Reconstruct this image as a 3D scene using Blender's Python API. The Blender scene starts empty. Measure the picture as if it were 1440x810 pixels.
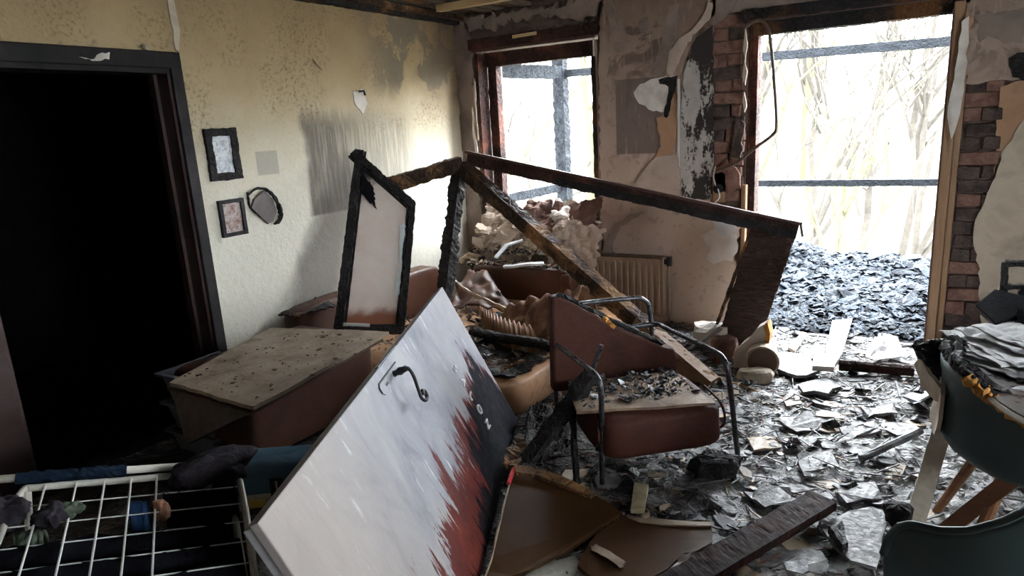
import bpy, math, random
from mathutils import Vector, Matrix, noise

# ------------------------------------------------------------------ camera, sky, exposure
scn = bpy.context.scene
cam_data = bpy.data.cameras.new('camera')
cam_data.sensor_width = 36
cam_data.lens = 23.823
cam_data.clip_start = 0.02
cam_data.clip_end = 400
cam = bpy.data.objects.new('camera', cam_data)
scn.collection.objects.link(cam)
cam.matrix_world = Matrix(((0.856475, -0.072498, 0.511072, 0.0),
                           (0.513092, 0.227862, -0.827536, 0.0),
                           (-0.056460, 0.970991, 0.232357, 1.6),
                           (0, 0, 0, 1)))
scn.camera = cam

SKY = 34.0
world = bpy.data.worlds.new('overcast_sky')
scn.world = world
world.use_nodes = True
wbg = world.node_tree.nodes['Background']
wbg.inputs[0].default_value = (0.88, 0.945, 1.0, 1)
wbg.inputs[1].default_value = SKY
scn.view_settings.view_transform = 'Standard'
scn.view_settings.look = 'None'
scn.view_settings.exposure = 0.38
scn.view_settings.gamma = 1.0
scn.view_settings.use_curve_mapping = False

# ------------------------------------------------------------------ helpers
COL = scn.collection
WM = {}


def tag(o, label=None, cat=None, group=None, kind=None):
    if label: o['label'] = label
    if cat: o['category'] = cat
    if group: o['group'] = group
    if kind: o['kind'] = kind
    return o


def root(name, label, cat, loc, group=None, mat=None):
    o = bpy.data.objects.new(name, None)
    o.empty_display_size = 0.1
    COL.objects.link(o)
    m = mat if mat is not None else Matrix.Translation(Vector(loc))
    o.matrix_world = m
    WM[o.name] = m.copy()
    return tag(o, label, cat, group)


def mk(name, vf, m, parent=None, smooth=False, local=False, origin=None, solid=None, bevel=None):
    """one mesh object; vf in world coordinates unless local=True (then in the parent's frame)"""
    V, F = vf[0], vf[1]
    V = [Vector(p) for p in V]
    if parent is not None:
        M_ = WM[parent.name]
        if not local:
            inv = M_.inverted()
            V = [inv @ p for p in V]
        world_m = M_
    else:
        if origin is None:
            n = len(V)
            origin = Vector((sum(p.x for p in V) / n, sum(p.y for p in V) / n, min(p.z for p in V)))
        origin = Vector(origin)
        V = [p - origin for p in V]
        world_m = Matrix.Translation(origin)
    me = bpy.data.meshes.new(name)
    me.from_pydata([tuple(p) for p in V], [], F)
    mats = m if isinstance(m, (list, tuple)) else [m]
    for x in mats: me.materials.append(x)
    if len(vf) > 2 and vf[2] is not None:
        me.polygons.foreach_set('material_index', vf[2])
    if smooth:
        me.polygons.foreach_set('use_smooth', [True] * len(me.polygons))
    me.validate()
    me.update()
    o = bpy.data.objects.new(name, me)
    COL.objects.link(o)
    if parent is not None:
        o.parent = parent
    else:
        o.location = origin
    WM[o.name] = world_m.copy()
    if bevel:
        b = o.modifiers.new('bevel', 'BEVEL'); b.width = bevel; b.segments = 2; b.limit_method = 'ANGLE'
    if solid:
        s = o.modifiers.new('solid', 'SOLIDIFY'); s.thickness = solid; s.offset = 0
    return o


def thing(name, vf, m, label, cat, group=None, **k):
    return tag(mk(name, vf, m, None, **k), label, cat, group)


def struct(name, vf, m, **k):
    return tag(mk(name, vf, m, None, origin=(0, 0, 0), **k), kind='structure')


def copy_tree(o, parent=None):
    c = o.copy()
    COL.objects.link(c)
    if parent is not None: c.parent = parent
    WM[c.name] = WM[o.name].copy()
    for ch in list(o.children): copy_tree(ch, c)
    return c


def join(*parts):
    V, F = [], []
    for p in parts:
        n = len(V)
        V += list(p[0]); F += [tuple(i + n for i in f) for f in p[1]]
    return V, F


CUBE = [(0, 3, 2, 1), (4, 5, 6, 7), (0, 1, 5, 4), (1, 2, 6, 5), (2, 3, 7, 6), (3, 0, 4, 7)]


def bx(x0, x1, y0, y1, z0, z1):
    return [Vector(p) for p in ((x0, y0, z0), (x1, y0, z0), (x1, y1, z0), (x0, y1, z0),
                                (x0, y0, z1), (x1, y0, z1), (x1, y1, z1), (x0, y1, z1))], list(CUBE)


def jit(vf, a, r):
    return [Vector(p) + Vector((r.uniform(-a, a), r.uniform(-a, a), r.uniform(-a, a))) for p in vf[0]], vf[1]


def xf(vf, M_):
    return [M_ @ Vector(p) for p in vf[0]], vf[1]


def slab(pts, th):
    """prism of a planar outline; th = thickness vector"""
    P = [Vector(p) for p in pts]; t = Vector(th); n = len(P)
    V = P + [p + t for p in P]
    F = [tuple(range(n))[::-1], tuple(range(n, 2 * n))]
    F += [(i, (i + 1) % n, (i + 1) % n + n, i + n) for i in range(n)]
    return V, F


def ragged(pts, step, amp, r, keep=()):
    """outline (list of 2- or 3-tuples) with broken, uneven edges"""
    out = []
    n = len(pts)
    for i in range(n):
        a = Vector(pts[i]); b = Vector(pts[(i + 1) % n])
        k = max(1, int((b - a).length / step))
        if i in keep: k = 1
        for j in range(k):
            p = a.lerp(b, j / k)
            if j > 0:
                p = p + Vector([r.uniform(-amp, amp) for _ in p])
            out.append(p)
    return out


def wallpoly(pts, y, th):
    """outline in (x, z) on the back wall's plane -> prism growing into the room by th"""
    return slab([(p[0], y, p[1]) for p in pts], (0, -th, 0))


def sidepoly(pts, x, th):
    return slab([(x, p[0], p[1]) for p in pts], (th, 0, 0))


def smoothpath(pts, sub=6, closed=False):
    P = [Vector(p) for p in pts]
    if sub <= 1: return P
    out = []
    n = len(P)
    for i in range(n - (0 if closed else 1)):
        p0 = P[(i - 1) % n] if (closed or i > 0) else P[i]
        p1 = P[i]; p2 = P[(i + 1) % n]
        p3 = P[(i + 2) % n] if (closed or i + 2 < n) else p2
        for j in range(sub):
            t = j / sub
            out.append(0.5 * ((2 * p1) + (p2 - p0) * t + (2 * p0 - 5 * p1 + 4 * p2 - p3) * t * t + (3 * p1 - p0 - 3 * p2 + p3) * t ** 3))
    if not closed: out.append(P[-1])
    return out


def tube(pts, r, n=8, sub=1, jitter=0, rr=None):
    P = smoothpath(pts, sub)
    R_ = r if callable(r) else (lambda t: r)
    V, F = [], []
    m = len(P)
    up = Vector((0, 0, 1))
    t0 = (P[1] - P[0]).normalized()
    if abs(t0.dot(up)) > .95: up = Vector((1, 0, 0))
    u = t0.cross(up).normalized()
    for i in range(m):
        t = (P[min(i + 1, m - 1)] - P[max(i - 1, 0)])
        t = t.normalized() if t.length > 1e-9 else t0
        u = (u - t * u.dot(t))
        u = u.normalized() if u.length > 1e-6 else t.orthogonal().normalized()
        w = t.cross(u)
        for k in range(n):
            a = 2 * math.pi * k / n
            q = R_(i / (m - 1))
            if jitter and rr: q *= 1 + rr.uniform(-jitter, jitter)
            V.append(P[i] + (u * math.cos(a) + w * math.sin(a)) * q)
    for i in range(m - 1):
        for k in range(n):
            F.append((i * n + k, i * n + (k + 1) % n, (i + 1) * n + (k + 1) % n, (i + 1) * n + k))
    F.append(tuple(range(n))[::-1]); F.append(tuple(range((m - 1) * n, m * n)))
    return V, F


def beam(p0, p1, w, h, up=(0, 0, 1), seg=40, amp=.006, seed=0, cs=4, chew=0.0):
    """timber with a charred, uneven surface: w across, h along up"""
    p0 = Vector(p0); p1 = Vector(p1); d = (p1 - p0).normalized(); up = Vector(up)
    s = d.cross(up).normalized(); u = s.cross(d).normalized()
    ring = []
    for a, b in (((-1, -1), (1, -1)), ((1, -1), (1, 1)), ((1, 1), (-1, 1)), ((-1, 1), (-1, -1))):
        for k in range(cs):
            t = k / cs
            ring.append((a[0] + (b[0] - a[0]) * t, a[1] + (b[1] - a[1]) * t))
    n = len(ring); V, F = [], []
    off = Vector((seed * 3.7, seed * 1.3, seed * 2.1))
    for i in range(seg + 1):
        t = i / seg; c = p0.lerp(p1, t)
        sh = 1 - chew * max(0, noise.noise(Vector((t * 4, seed * 5.1, 0))) + .1)
        for k, (a, b) in enumerate(ring):
            q = c + s * (a * w / 2 * sh) + u * (b * h / 2 * sh)
            nn = (s * a + u * b).normalized()
            e = noise.noise(q * 14 + off) * amp + noise.noise(q * 45 + off) * amp * .8
            V.append(q + nn * e)
    for i in range(seg):
        for k in range(n):
            F.append((i * n + k, i * n + (k + 1) % n, (i + 1) * n + (k + 1) % n, (i + 1) * n + k))
    F.append(tuple(range(n))[::-1]); F.append(tuple(range(seg * n, (seg + 1) * n)))
    return V, F


def grid(fn, nu, nv):
    V = [Vector(fn(i / nu, j / nv)) for i in range(nu + 1) for j in range(nv + 1)]
    F = [(i * (nv + 1) + j, (i + 1) * (nv + 1) + j, (i + 1) * (nv + 1) + j + 1, i * (nv + 1) + j + 1) for i in range(nu) for j in range(nv)]
    return V, F


def sheet(q, nu, nv, amp, seed, rag=.0, fr=6, sag=0):
    """sheet across four corner points a, b, c, d (in turn), wrinkled by amp and with ragged rims"""
    a, b, c, d = [Vector(p) for p in q]
    n = (b - a).cross(d - a).normalized()
    off = Vector((seed * 7.3, seed * 2.9, seed * 5.1))

    def fn(u, v):
        uu, vv = u, v
        if rag:
            if u in (0, 1): uu += rag * noise.noise(Vector((v * 9, seed * 3.3, u * 5)))
            if v in (0, 1): vv += rag * noise.noise(Vector((u * 9, seed * 4.7, v * 5 + 9)))
        p = a.lerp(b, uu).lerp(d.lerp(c, uu), vv)
        e = noise.noise(p * fr + off) + .45 * noise.noise(p * fr * 2.7 + off)
        return p + n * (amp * e) - Vector((0, 0, sag * math.sin(math.pi * u) * math.sin(math.pi * v)))
    return grid(fn, nu, nv)


def cushion(cx, cy, cz, sx, sy, sz, e=.35, nu=28, nv=16, amp=0, seed=0, rot=None, fr=7):
    V, F = [], []
    def sp(x, p): return math.copysign(abs(x) ** p, x)
    for j in range(nv + 1):
        ph = -math.pi / 2 + math.pi * j / nv
        for i in range(nu):
            th = 2 * math.pi * i / nu
            p = Vector((sp(math.cos(ph), e) * sp(math.cos(th), e) * sx / 2, sp(math.cos(ph), e) * sp(math.sin(th), e) * sy / 2, sp(math.sin(ph), e) * sz / 2))
            if amp:
                p += p.normalized() * amp * noise.noise(p * fr + Vector((seed * 3.1, seed, 0)))
            if rot is not None: p = rot @ p
            V.append(p + Vector((cx, cy, cz)))
    for j in range(nv):
        for i in range(nu):
            F.append((j * nu + i, j * nu + (i + 1) % nu, (j + 1) * nu + (i + 1) % nu, (j + 1) * nu + i))
    return V, F


def chunk(c, s, seed, sub=6, amp=.35, rot=0):
    """broken lump: faceted, uneven"""
    r = random.Random(seed)
    V, F = cushion(0, 0, 0, s[0], s[1], s[2], e=.6, nu=sub * 2, nv=sub)
    Rm = Matrix.Rotation(rot, 3, 'Z')
    off = Vector((seed * 1.7, seed * 3.3, seed * .9))
    L = max(s)
    W = []
    for p in V:
        q = p * (1 + amp * noise.noise(p / L * 2.2 + off) + amp * .5 * noise.noise(p / L * 6 + off))
        W.append(Rm @ q + Vector(c))
    return W, F


# ------------------------------------------------------------------ materials (all node-based)
class NT:
    def __init__(s, name):
        s.m = bpy.data.materials.new(name)
        s.m.use_nodes = True
        s.t = s.m.node_tree
        s.b = s.t.nodes['Principled BSDF']
        s.tc = s.t.nodes.new('ShaderNodeTexCoord').outputs['Object']

    def put(s, inp, v):
        if isinstance(v, bpy.types.NodeSocket): s.t.links.new(v, inp)
        elif isinstance(v, (tuple, list)): inp.default_value = (*v, 1) if len(v) == 3 and inp.type == 'RGBA' else v
        else: inp.default_value = v

    def map(s, sc, vec=None):
        n = s.t.nodes.new('ShaderNodeMapping')
        s.put(n.inputs[0], vec or s.tc)
        n.inputs['Scale'].default_value = sc
        return n.outputs[0]

    def noise(s, scale=5, detail=5, stretch=None, dist=0, rough=.6, vec=None):
        n = s.t.nodes.new('ShaderNodeTexNoise')
        n.inputs['Scale'].default_value = scale; n.inputs['Detail'].default_value = detail
        n.inputs['Distortion'].default_value = dist; n.inputs['Roughness'].default_value = rough
        s.put(n.inputs['Vector'], s.map(stretch, vec) if stretch else (vec or s.tc))
        return n.outputs[0]

    def vor(s, scale=10, feature='DISTANCE_TO_EDGE', stretch=None, rnd_=1):
        n = s.t.nodes.new('ShaderNodeTexVoronoi')
        n.feature = feature
        n.inputs['Scale'].default_value = scale
        n.inputs['Randomness'].default_value = rnd_
        s.put(n.inputs['Vector'], s.map(stretch) if stretch else s.tc)
        return n.outputs[0]

    def math(s, op, a, b=0.0):
        n = s.t.nodes.new('ShaderNodeMath'); n.operation = op
        s.put(n.inputs[0], a); s.put(n.inputs[1], b)
        return n.outputs[0]

    def sm(s, x, lo, hi, a=0.0, b=1.0):
        n = s.t.nodes.new('ShaderNodeMapRange'); n.interpolation_type = 'SMOOTHSTEP'
        s.put(n.inputs[0], x)
        n.inputs[1].default_value = lo; n.inputs[2].default_value = hi
        n.inputs[3].default_value = a; n.inputs[4].default_value = b
        return n.outputs[0]

    def ramp(s, f, stops):
        n = s.t.nodes.new('ShaderNodeValToRGB')
        s.put(n.inputs[0], f)
        e = n.color_ramp.elements
        while len(e) < len(stops): e.new(0.5)
        for el, (p, c) in zip(e, stops):
            el.position = p; el.color = (*c, 1)
        return n.outputs[0]

    def mix(s, f, a, b):
        n = s.t.nodes.new('ShaderNodeMix'); n.data_type = 'RGBA'
        s.put(n.inputs[0], f); s.put(n.inputs[6], a); s.put(n.inputs[7], b)
        return n.outputs[2]

    def xyz(s):
        n = s.t.nodes.new('ShaderNodeSeparateXYZ'); s.put(n.inputs[0], s.tc)
        return n.outputs

    def out(s, col, rough=.7, bump=None, bs=.3, dist=.01, metal=0, spec=.5):
        s.put(s.b.inputs['Base Color'], col)
        s.put(s.b.inputs['Roughness'], rough)
        s.put(s.b.inputs['Metallic'], metal)
        s.put(s.b.inputs['Specular IOR Level'], spec)
        if bump is not None:
            n = s.t.nodes.new('ShaderNodeBump')
            n.inputs['Strength'].default_value = bs; n.inputs['Distance'].default_value = dist
            s.put(n.inputs['Height'], bump)
            s.t.links.new(n.outputs[0], s.b.inputs['Normal'])
        return s.m


def M(name, stops, scale=6, detail=6, rough=(.6, .85), bs=.3, bscale=None, dist=.01, stretch=None, metal=0, spec=.5, nd=0.3):
    t = NT(name)
    n = t.noise(scale, detail, stretch, nd)
    k = len(stops)
    col = t.ramp(n, [(.28 + .44 * i / max(1, k - 1), c) for i, c in enumerate(stops)]) if k > 1 else stops[0]
    r = t.sm(t.noise((bscale or scale * 3), 4, stretch), .35, .65, rough[0], rough[1])
    return t.out(col, r, t.noise(bscale or scale * 4, 6, stretch), bs, dist, metal, spec)


def charmat(name, base=((.012, .011, .012), (.03, .027, .026)), brown=None, scale=34, ash=.0, rough=(.55, .85), stretch=None, spec=.2):
    """alligatored char: voronoi cracks, optional bare brown timber patches"""
    t = NT(name)
    v = t.vor(scale, 'DISTANCE_TO_EDGE', stretch)
    n = t.noise(7, 6)
    col = t.ramp(n, [(.3, base[0]), (.7, base[1])])
    if brown:
        col = t.mix(t.sm(t.noise(2.6, 5, None, .3), brown[1], brown[1] + .16), col, t.ramp(t.noise(30, 4, stretch), [(.3, brown[0]), (.7, tuple(c * 1.7 for c in brown[0]))]))
    if ash:
        col = t.mix(t.sm(t.noise(60, 5), .6 - ash * .2, .75 - ash * .2), col, (.38, .38, .40))
    crack = t.sm(v, 0, .12)
    return t.out(col, t.sm(t.noise(40, 4), .35, .65, rough[0], rough[1]), t.math('ADD', crack, t.math('MULTIPLY', t.noise(60, 5), .5)), .6, .010, 0, spec)


BLACK = charmat('char_black')
CHAR_BROWN = charmat('char_brown', brown=((.10, .045, .018), .52), stretch=(1, 1, 1))
CHAR_TAN = charmat('char_tan', base=((.022, .014, .010), (.06, .032, .018)), brown=((.19, .10, .042), .46), scale=16, stretch=(1, 1, 1))
CHAR_RED = charmat('char_red', base=((.02, .011, .010), (.06, .026, .020)), brown=((.10, .035, .022), .53), scale=26)
CHAR_ASH = charmat('char_ash', base=((.03, .035, .045), (.12, .13, .15)), ash=.7, scale=40)
CHAR_POST = charmat('char_post', base=((.022, .014, .012), (.055, .03, .022)), scale=13, stretch=(.5, 1, 2.6), rough=(.45, .8))
SOOTBLACK = M('soot_black', [(.006, .006, .007), (.014, .013, .013)], 4, rough=(.5, .9))
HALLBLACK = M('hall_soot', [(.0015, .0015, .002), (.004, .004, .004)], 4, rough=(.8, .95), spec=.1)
FRAMEBLACK = M('sooted_frame_paint', [(.006, .0055, .006), (.012, .010, .011), (.022, .018, .019)], 5, rough=(.45, .7), bs=.1, spec=.3)
JAMBBROWN = M('sooted_jamb', [(.03, .016, .015), (.055, .03, .027), (.02, .012, .012)], 3, rough=(.35, .6), bs=.15)
WOODFRAME = M('frame_brown', [(.035, .016, .013), (.075, .033, .024), (.05, .024, .02)], 5, 6, (.4, .7), .3, 40, stretch=(6, 6, 1))
WOODTAN = M('casing_tan', [(.22, .12, .06), (.34, .20, .11), (.27, .15, .075)], 4, 6, (.4, .65), .25, 30, stretch=(6, 6, .7))
WOODPALE = M('timber_pale', [(.46, .30, .15), (.58, .42, .22)], 5, 5, (.5, .7), .2, 30, stretch=(1, 5, 5))
PALEPAINT = M('chipped_white_paint', [(.42, .36, .27), (.62, .57, .47), (.70, .66, .58)], 7, 6, (.5, .8), .3)
ORANGEWOOD = M('brown_varnished_leg', [(.17, .07, .03), (.27, .12, .05)], 6, 5, (.3, .5), .15, 25, stretch=(1, 1, 5))
BRICK = M('old_brick', [(.10, .05, .04), (.19, .095, .072), (.26, .145, .11), (.13, .075, .06)], 11, 8, (.8, .95), .8, 40, dist=.02)
BRICKDARK = M('sooted_brick', [(.024, .018, .016), (.058, .04, .034), (.11, .075, .062), (.034, .025, .022)], 10, 8, (.8, .95), .8, 40, dist=.02)
MORTAR = M('sooted_mortar', [(.06, .04, .032), (.13, .09, .07), (.04, .026, .022)], 9, 8, (.85, .95), .7, 40)
PLASTERWHITE = M('plaster_white', [(.50, .45, .40), (.70, .65, .59), (.80, .75, .70)], 7, 7, (.7, .9), .3, 50)
PLASTERCREAM = M('plaster_cream', [(.36, .29, .22), (.52, .44, .34), (.44, .35, .27)], 5, 7, (.7, .9), .3, 40)
PLASTERTAN = M('plaster_tan', [(.30, .16, .085), (.42, .25, .15), (.36, .20, .11)], 5, 6, (.7, .9), .25, 40)
PLASTERPINK = M('plaster_pinkish', [(.34, .25, .20), (.48, .38, .31), (.55, .45, .38)], 3.2, 8, (.65, .85), .3, 40)
PLASTERGREY = M('plaster_smoked', [(.12, .085, .07), (.22, .165, .135), (.30, .23, .19)], 4, 8, (.65, .85), .3, 40)
RUBBLE = M('plaster_rubble', [(.17, .12, .095), (.34, .26, .20), (.46, .38, .31)], 9, 8, (.75, .95), .6, 40)
RUBBLEBROWN = M('brown_rubble', [(.09, .045, .035), (.17, .09, .07), (.24, .15, .11)], 9, 8, (.75, .95), .6, 40)
PAPERWHITE = M('sooted_paper', [(.46, .45, .45), (.68, .67, .67), (.80, .79, .78)], 5, 7, (.6, .85), .25, 30)
ASHWHITE = M('wet_ash_white', [(.30, .31, .33), (.55, .57, .60), (.70, .72, .74)], 8, 7, (.25, .6), .3, 40)
ASHGREY = M('wet_ash_grey', [(.05, .05, .052), (.12, .12, .122), (.24, .24, .245)], 12, 8, (.35, .7), .5, 50, spec=.35)
TANFLAKE = M('tan_flake', [(.20, .14, .09), (.36, .27, .18), (.46, .38, .28)], 8, 7, (.4, .7), .3, 40)
LEATHER = M('brown_leatherette', [(.038, .013, .007), (.070, .024, .011), (.046, .016, .008)], 4, 6, (.4, .6), .15, 60, dist=.003, spec=.35)
LEATHERTAN = M('tan_leatherette', [(.22, .10, .05), (.36, .185, .095), (.46, .26, .14), (.10, .045, .025)], 3.6, 7, (.4, .6), .15, 60, dist=.003, spec=.35)
CHAIRBROWN = M('chair_upholstery', [(.030, .010, .007), (.068, .021, .013), (.048, .015, .010)], 4, 6, (.55, .8), .2, 80, dist=.003, spec=.25)
BOARDTAN = M('scorched_board', [(.09, .06, .04), (.25, .18, .125), (.33, .25, .18), (.40, .32, .235)], 6.5, 9, (.5, .8), .35, 40)
BOARDBROWN = M('dark_board', [(.045, .025, .014), (.09, .05, .028)], 4, 6, (.45, .7), .2, 30)
GLOSSBROWN = M('varnished_brown_sheet', [(.034, .014, .005), (.055, .025, .009), (.085, .044, .019)], 2.2, 4, (.30, .36), .05, 30, dist=.004, spec=.22)
ORANGEFOAM = M('orange_foam', [(.45, .17, .03), (.62, .28, .06), (.16, .05, .015)], 14, 6, (.7, .9), .5, 60)
METALDARK = M('dark_steel_tube', [(.03, .03, .033), (.07, .07, .075), (.13, .13, .135)], 14, 5, (.25, .5), .15, 60, metal=.7)
METALWHITE = M('white_enamel_tube', [(.46, .43, .36), (.62, .60, .53)], 9, 5, (.3, .5), .1)
WIREWHITE = M('white_wire', [(.5, .5, .47), (.66, .66, .63)], 9, 4, (.35, .5), .1)
CLOTHBLACK = M('dark_cloth', [(.003, .003, .0045), (.008, .008, .011)], 10, 6, (.8, .95), .5, 60, spec=.1)
CLOTHNAVY = M('navy_cloth', [(.005, .012, .026), (.012, .024, .042)], 10, 6, (.75, .95), .5, 60, spec=.1)
CLOTHBLUE = M('blue_cloth', [(.02, .07, .19), (.04, .12, .28)], 10, 6, (.75, .95), .5, 80)
CLOTHPLUM = M('plum_grey_cloth', [(.014, .012, .016), (.045, .038, .048)], 14, 6, (.75, .95), .6, 60, spec=.15)
CLOTHGREEN = M('pale_green_cloth', [(.06, .075, .055), (.13, .16, .115)], 12, 6, (.8, .95), .4, 60, spec=.1)
CLOTHSKIN = M('tan_cloth', [(.28, .13, .08), (.38, .19, .12)], 12, 6, (.8, .95), .4, 80)
TEAL = M('teal_shell_plastic', [(.030, .052, .052), (.045, .074, .073), (.036, .06, .06)], 3, 5, (.4, .55), .06, 60, dist=.003)
TABLETOP = M('sooted_table_top', [(.03, .025, .022), (.08, .06, .05), (.14, .11, .09)], 6, 7, (.25, .5), .15)
RADIATOR = M('scorched_radiator', [(.17, .115, .08), (.30, .215, .155), (.24, .17, .12)], 3, 6, (.4, .65), .15, 50)
IRON = M('black_iron', [(.008, .008, .009), (.018, .017, .018)], 20, 4, (.35, .55), .2, 60, metal=.4)
CRATE = M('grey_plastic_crate', [(.09, .10, .12), (.14, .155, .18)], 6, 4, (.35, .55), .05)
BAGBLUE = M('blue_printed_bag', [(.05, .11, .16), (.08, .16, .22)], 5, 5, (.45, .65), .1)
YELLOW = M('yellow_print', [(.55, .40, .05), (.65, .48, .08)], 8, 4)
PRINTDARK = M('dark_print', [(.02, .015, .015), (.03, .02, .02)], 8, 4)
PRINTPINK = M('pale_pink_print', [(.45, .30, .30), (.55, .38, .37)], 8, 4)
REDTAPE = M('red_edge', [(.5, .02, .03), (.62, .04, .05)], 12, 4)
PHOTO = M('blistered_photo', [(.10, .12, .15), (.42, .45, .50), (.72, .73, .74), (.06, .07, .08)], 24, 6, (.25, .5), .3, dist=.004)
PHOTORED = M('scorched_photo', [(.14, .07, .055), (.26, .13, .10), (.48, .42, .40), (.18, .09, .07)], 30, 6, (.35, .6), .3, dist=.004)
COPPER = M('bare_cable', [(.06, .035, .025), (.13, .075, .05)], 20, 4, (.4, .6), .2)
WHITEPLASTIC = M('white_trunking', [(.58, .56, .54), (.70, .69, .67)], 8, 4, (.4, .6), .1)
BARK = M('pale_bark', [(.018, .014, .010), (.034, .028, .02)], 8, 5, (.8, .95), .2)
TWIGYELLOW = M('yellow_budding_bark', [(.032, .028, .010), (.045, .042, .016)], 8, 5, (.8, .95), .2)
LEAFPALE = M('budding_leaves', [(.045, .055, .018), (.07, .08, .03)], 8, 4, (.8, .95), .1)
HILL = M('dry_hillside', [(.05, .048, .030), (.085, .08, .055), (.065, .062, .038)], .35, 8, (.9, 1), .3)


def mat_left_wall():
    t = NT('smoked_cream_wall')
    x, y, z = t.xyz()
    n1 = t.noise(3.2, 7); n2 = t.noise(22, 6, None, .4); n3 = t.noise(55, 5)
    zz = t.math('ADD', z, t.math('MULTIPLY', t.math('SUBTRACT', n1, .5), .5))
    col = t.ramp(t.math('DIVIDE', zz, 2.6), [(.0, (.60, .57, .49)), (.42, (.72, .69, .59)), (.60, (.62, .55, .41)),
                                             (.74, (.48, .37, .21)), (.86, (.38, .275, .14)), (.97, (.25, .17, .085))])
    # heat-blistered brown specks in the upper half
    sp = t.math('MULTIPLY', t.sm(t.noise(48, 7, (1, 1, 1), .3, .7), .50, .60), t.math('MULTIPLY', t.sm(z, 1.45, 1.8), t.sm(t.noise(2.3, 5), .44, .58)))
    col = t.mix(t.math('MULTIPLY', sp, .6), col, (.17, .11, .05))
    # scorched, bare grey patches near the far upper corner
    gp = t.math('MULTIPLY', t.sm(t.noise(4, 7, None, .4), .45, .52), t.math('MULTIPLY', t.sm(z, 1.80, 2.0), t.sm(y, 3.7, 4.2)))
    col = t.mix(t.math('MULTIPLY', gp, .8), col, (.16, .135, .10))
    dk = t.math('MULTIPLY', t.sm(t.math('ADD', y, t.math('MULTIPLY', n1, .5)), 4.55, 5.1), t.sm(z, 1.2, 2.2))
    col = t.mix(t.math('MULTIPLY', dk, .7), col, (.09, .055, .03))
    # ghost of a hanging that burnt: grey rectangle with vertical runs
    st = t.noise(9, 5, (1, 5, .35)); w = t.math('MULTIPLY', t.math('SUBTRACT', n1, .5), .12)
    yy = t.math('ADD', y, w)
    zz2 = t.math('ADD', z, t.math('MULTIPLY', t.math('SUBTRACT', st, .5), .28))
    g = t.math('MULTIPLY', t.math('MULTIPLY', t.sm(yy, 3.20 - .03, 3.20 + .03), t.sm(yy, 4.33 - .1, 4.33 + .05, 1, 0)),
               t.math('MULTIPLY', t.sm(z, 1.075, 1.095), t.sm(zz2, 1.66, 1.82, 1, 0)))
    g = t.math('MULTIPLY', g, t.math('ADD', t.sm(yy, 3.2, 4.2, .72, .10), t.sm(st, .35, .62, .0, .30)))
    col = t.mix(t.math('MINIMUM', t.math('MULTIPLY', g, 1.0), .92), col, (.115, .095, .075))
    # small pale-grey square left by a picture
    q = t.math('MULTIPLY', t.math('MULTIPLY', t.sm(y, 2.80, 2.81), t.sm(y, 2.965, 2.975, 1, 0)), t.math('MULTIPLY', t.sm(z, 1.385, 1.395), t.sm(z, 1.53, 1.54, 1, 0)))
    col = t.mix(t.math('MULTIPLY', q, .6), col, (.29, .27, .235))
    # slanted dark patch low on the wall, following the leaning frame panel
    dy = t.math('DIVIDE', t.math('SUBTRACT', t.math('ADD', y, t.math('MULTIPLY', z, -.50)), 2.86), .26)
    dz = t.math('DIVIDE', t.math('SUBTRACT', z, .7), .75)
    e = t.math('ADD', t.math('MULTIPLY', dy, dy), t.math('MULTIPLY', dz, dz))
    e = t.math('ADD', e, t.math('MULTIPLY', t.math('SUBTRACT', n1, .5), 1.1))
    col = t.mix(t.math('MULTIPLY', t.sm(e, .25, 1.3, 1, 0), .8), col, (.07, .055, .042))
    col = t.mix(t.math('MULTIPLY', t.sm(n3, .5, .75), .18), col, (.26, .21, .14))
    bump = t.math('ADD', t.math('MULTIPLY', n2, .8), t.math('ADD', t.math('MULTIPLY', n3, .35), t.math('MULTIPLY', n1, .7)))
    return t.out(col, .78, bump, .45, .012)


WALLLEFT = mat_left_wall()


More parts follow.
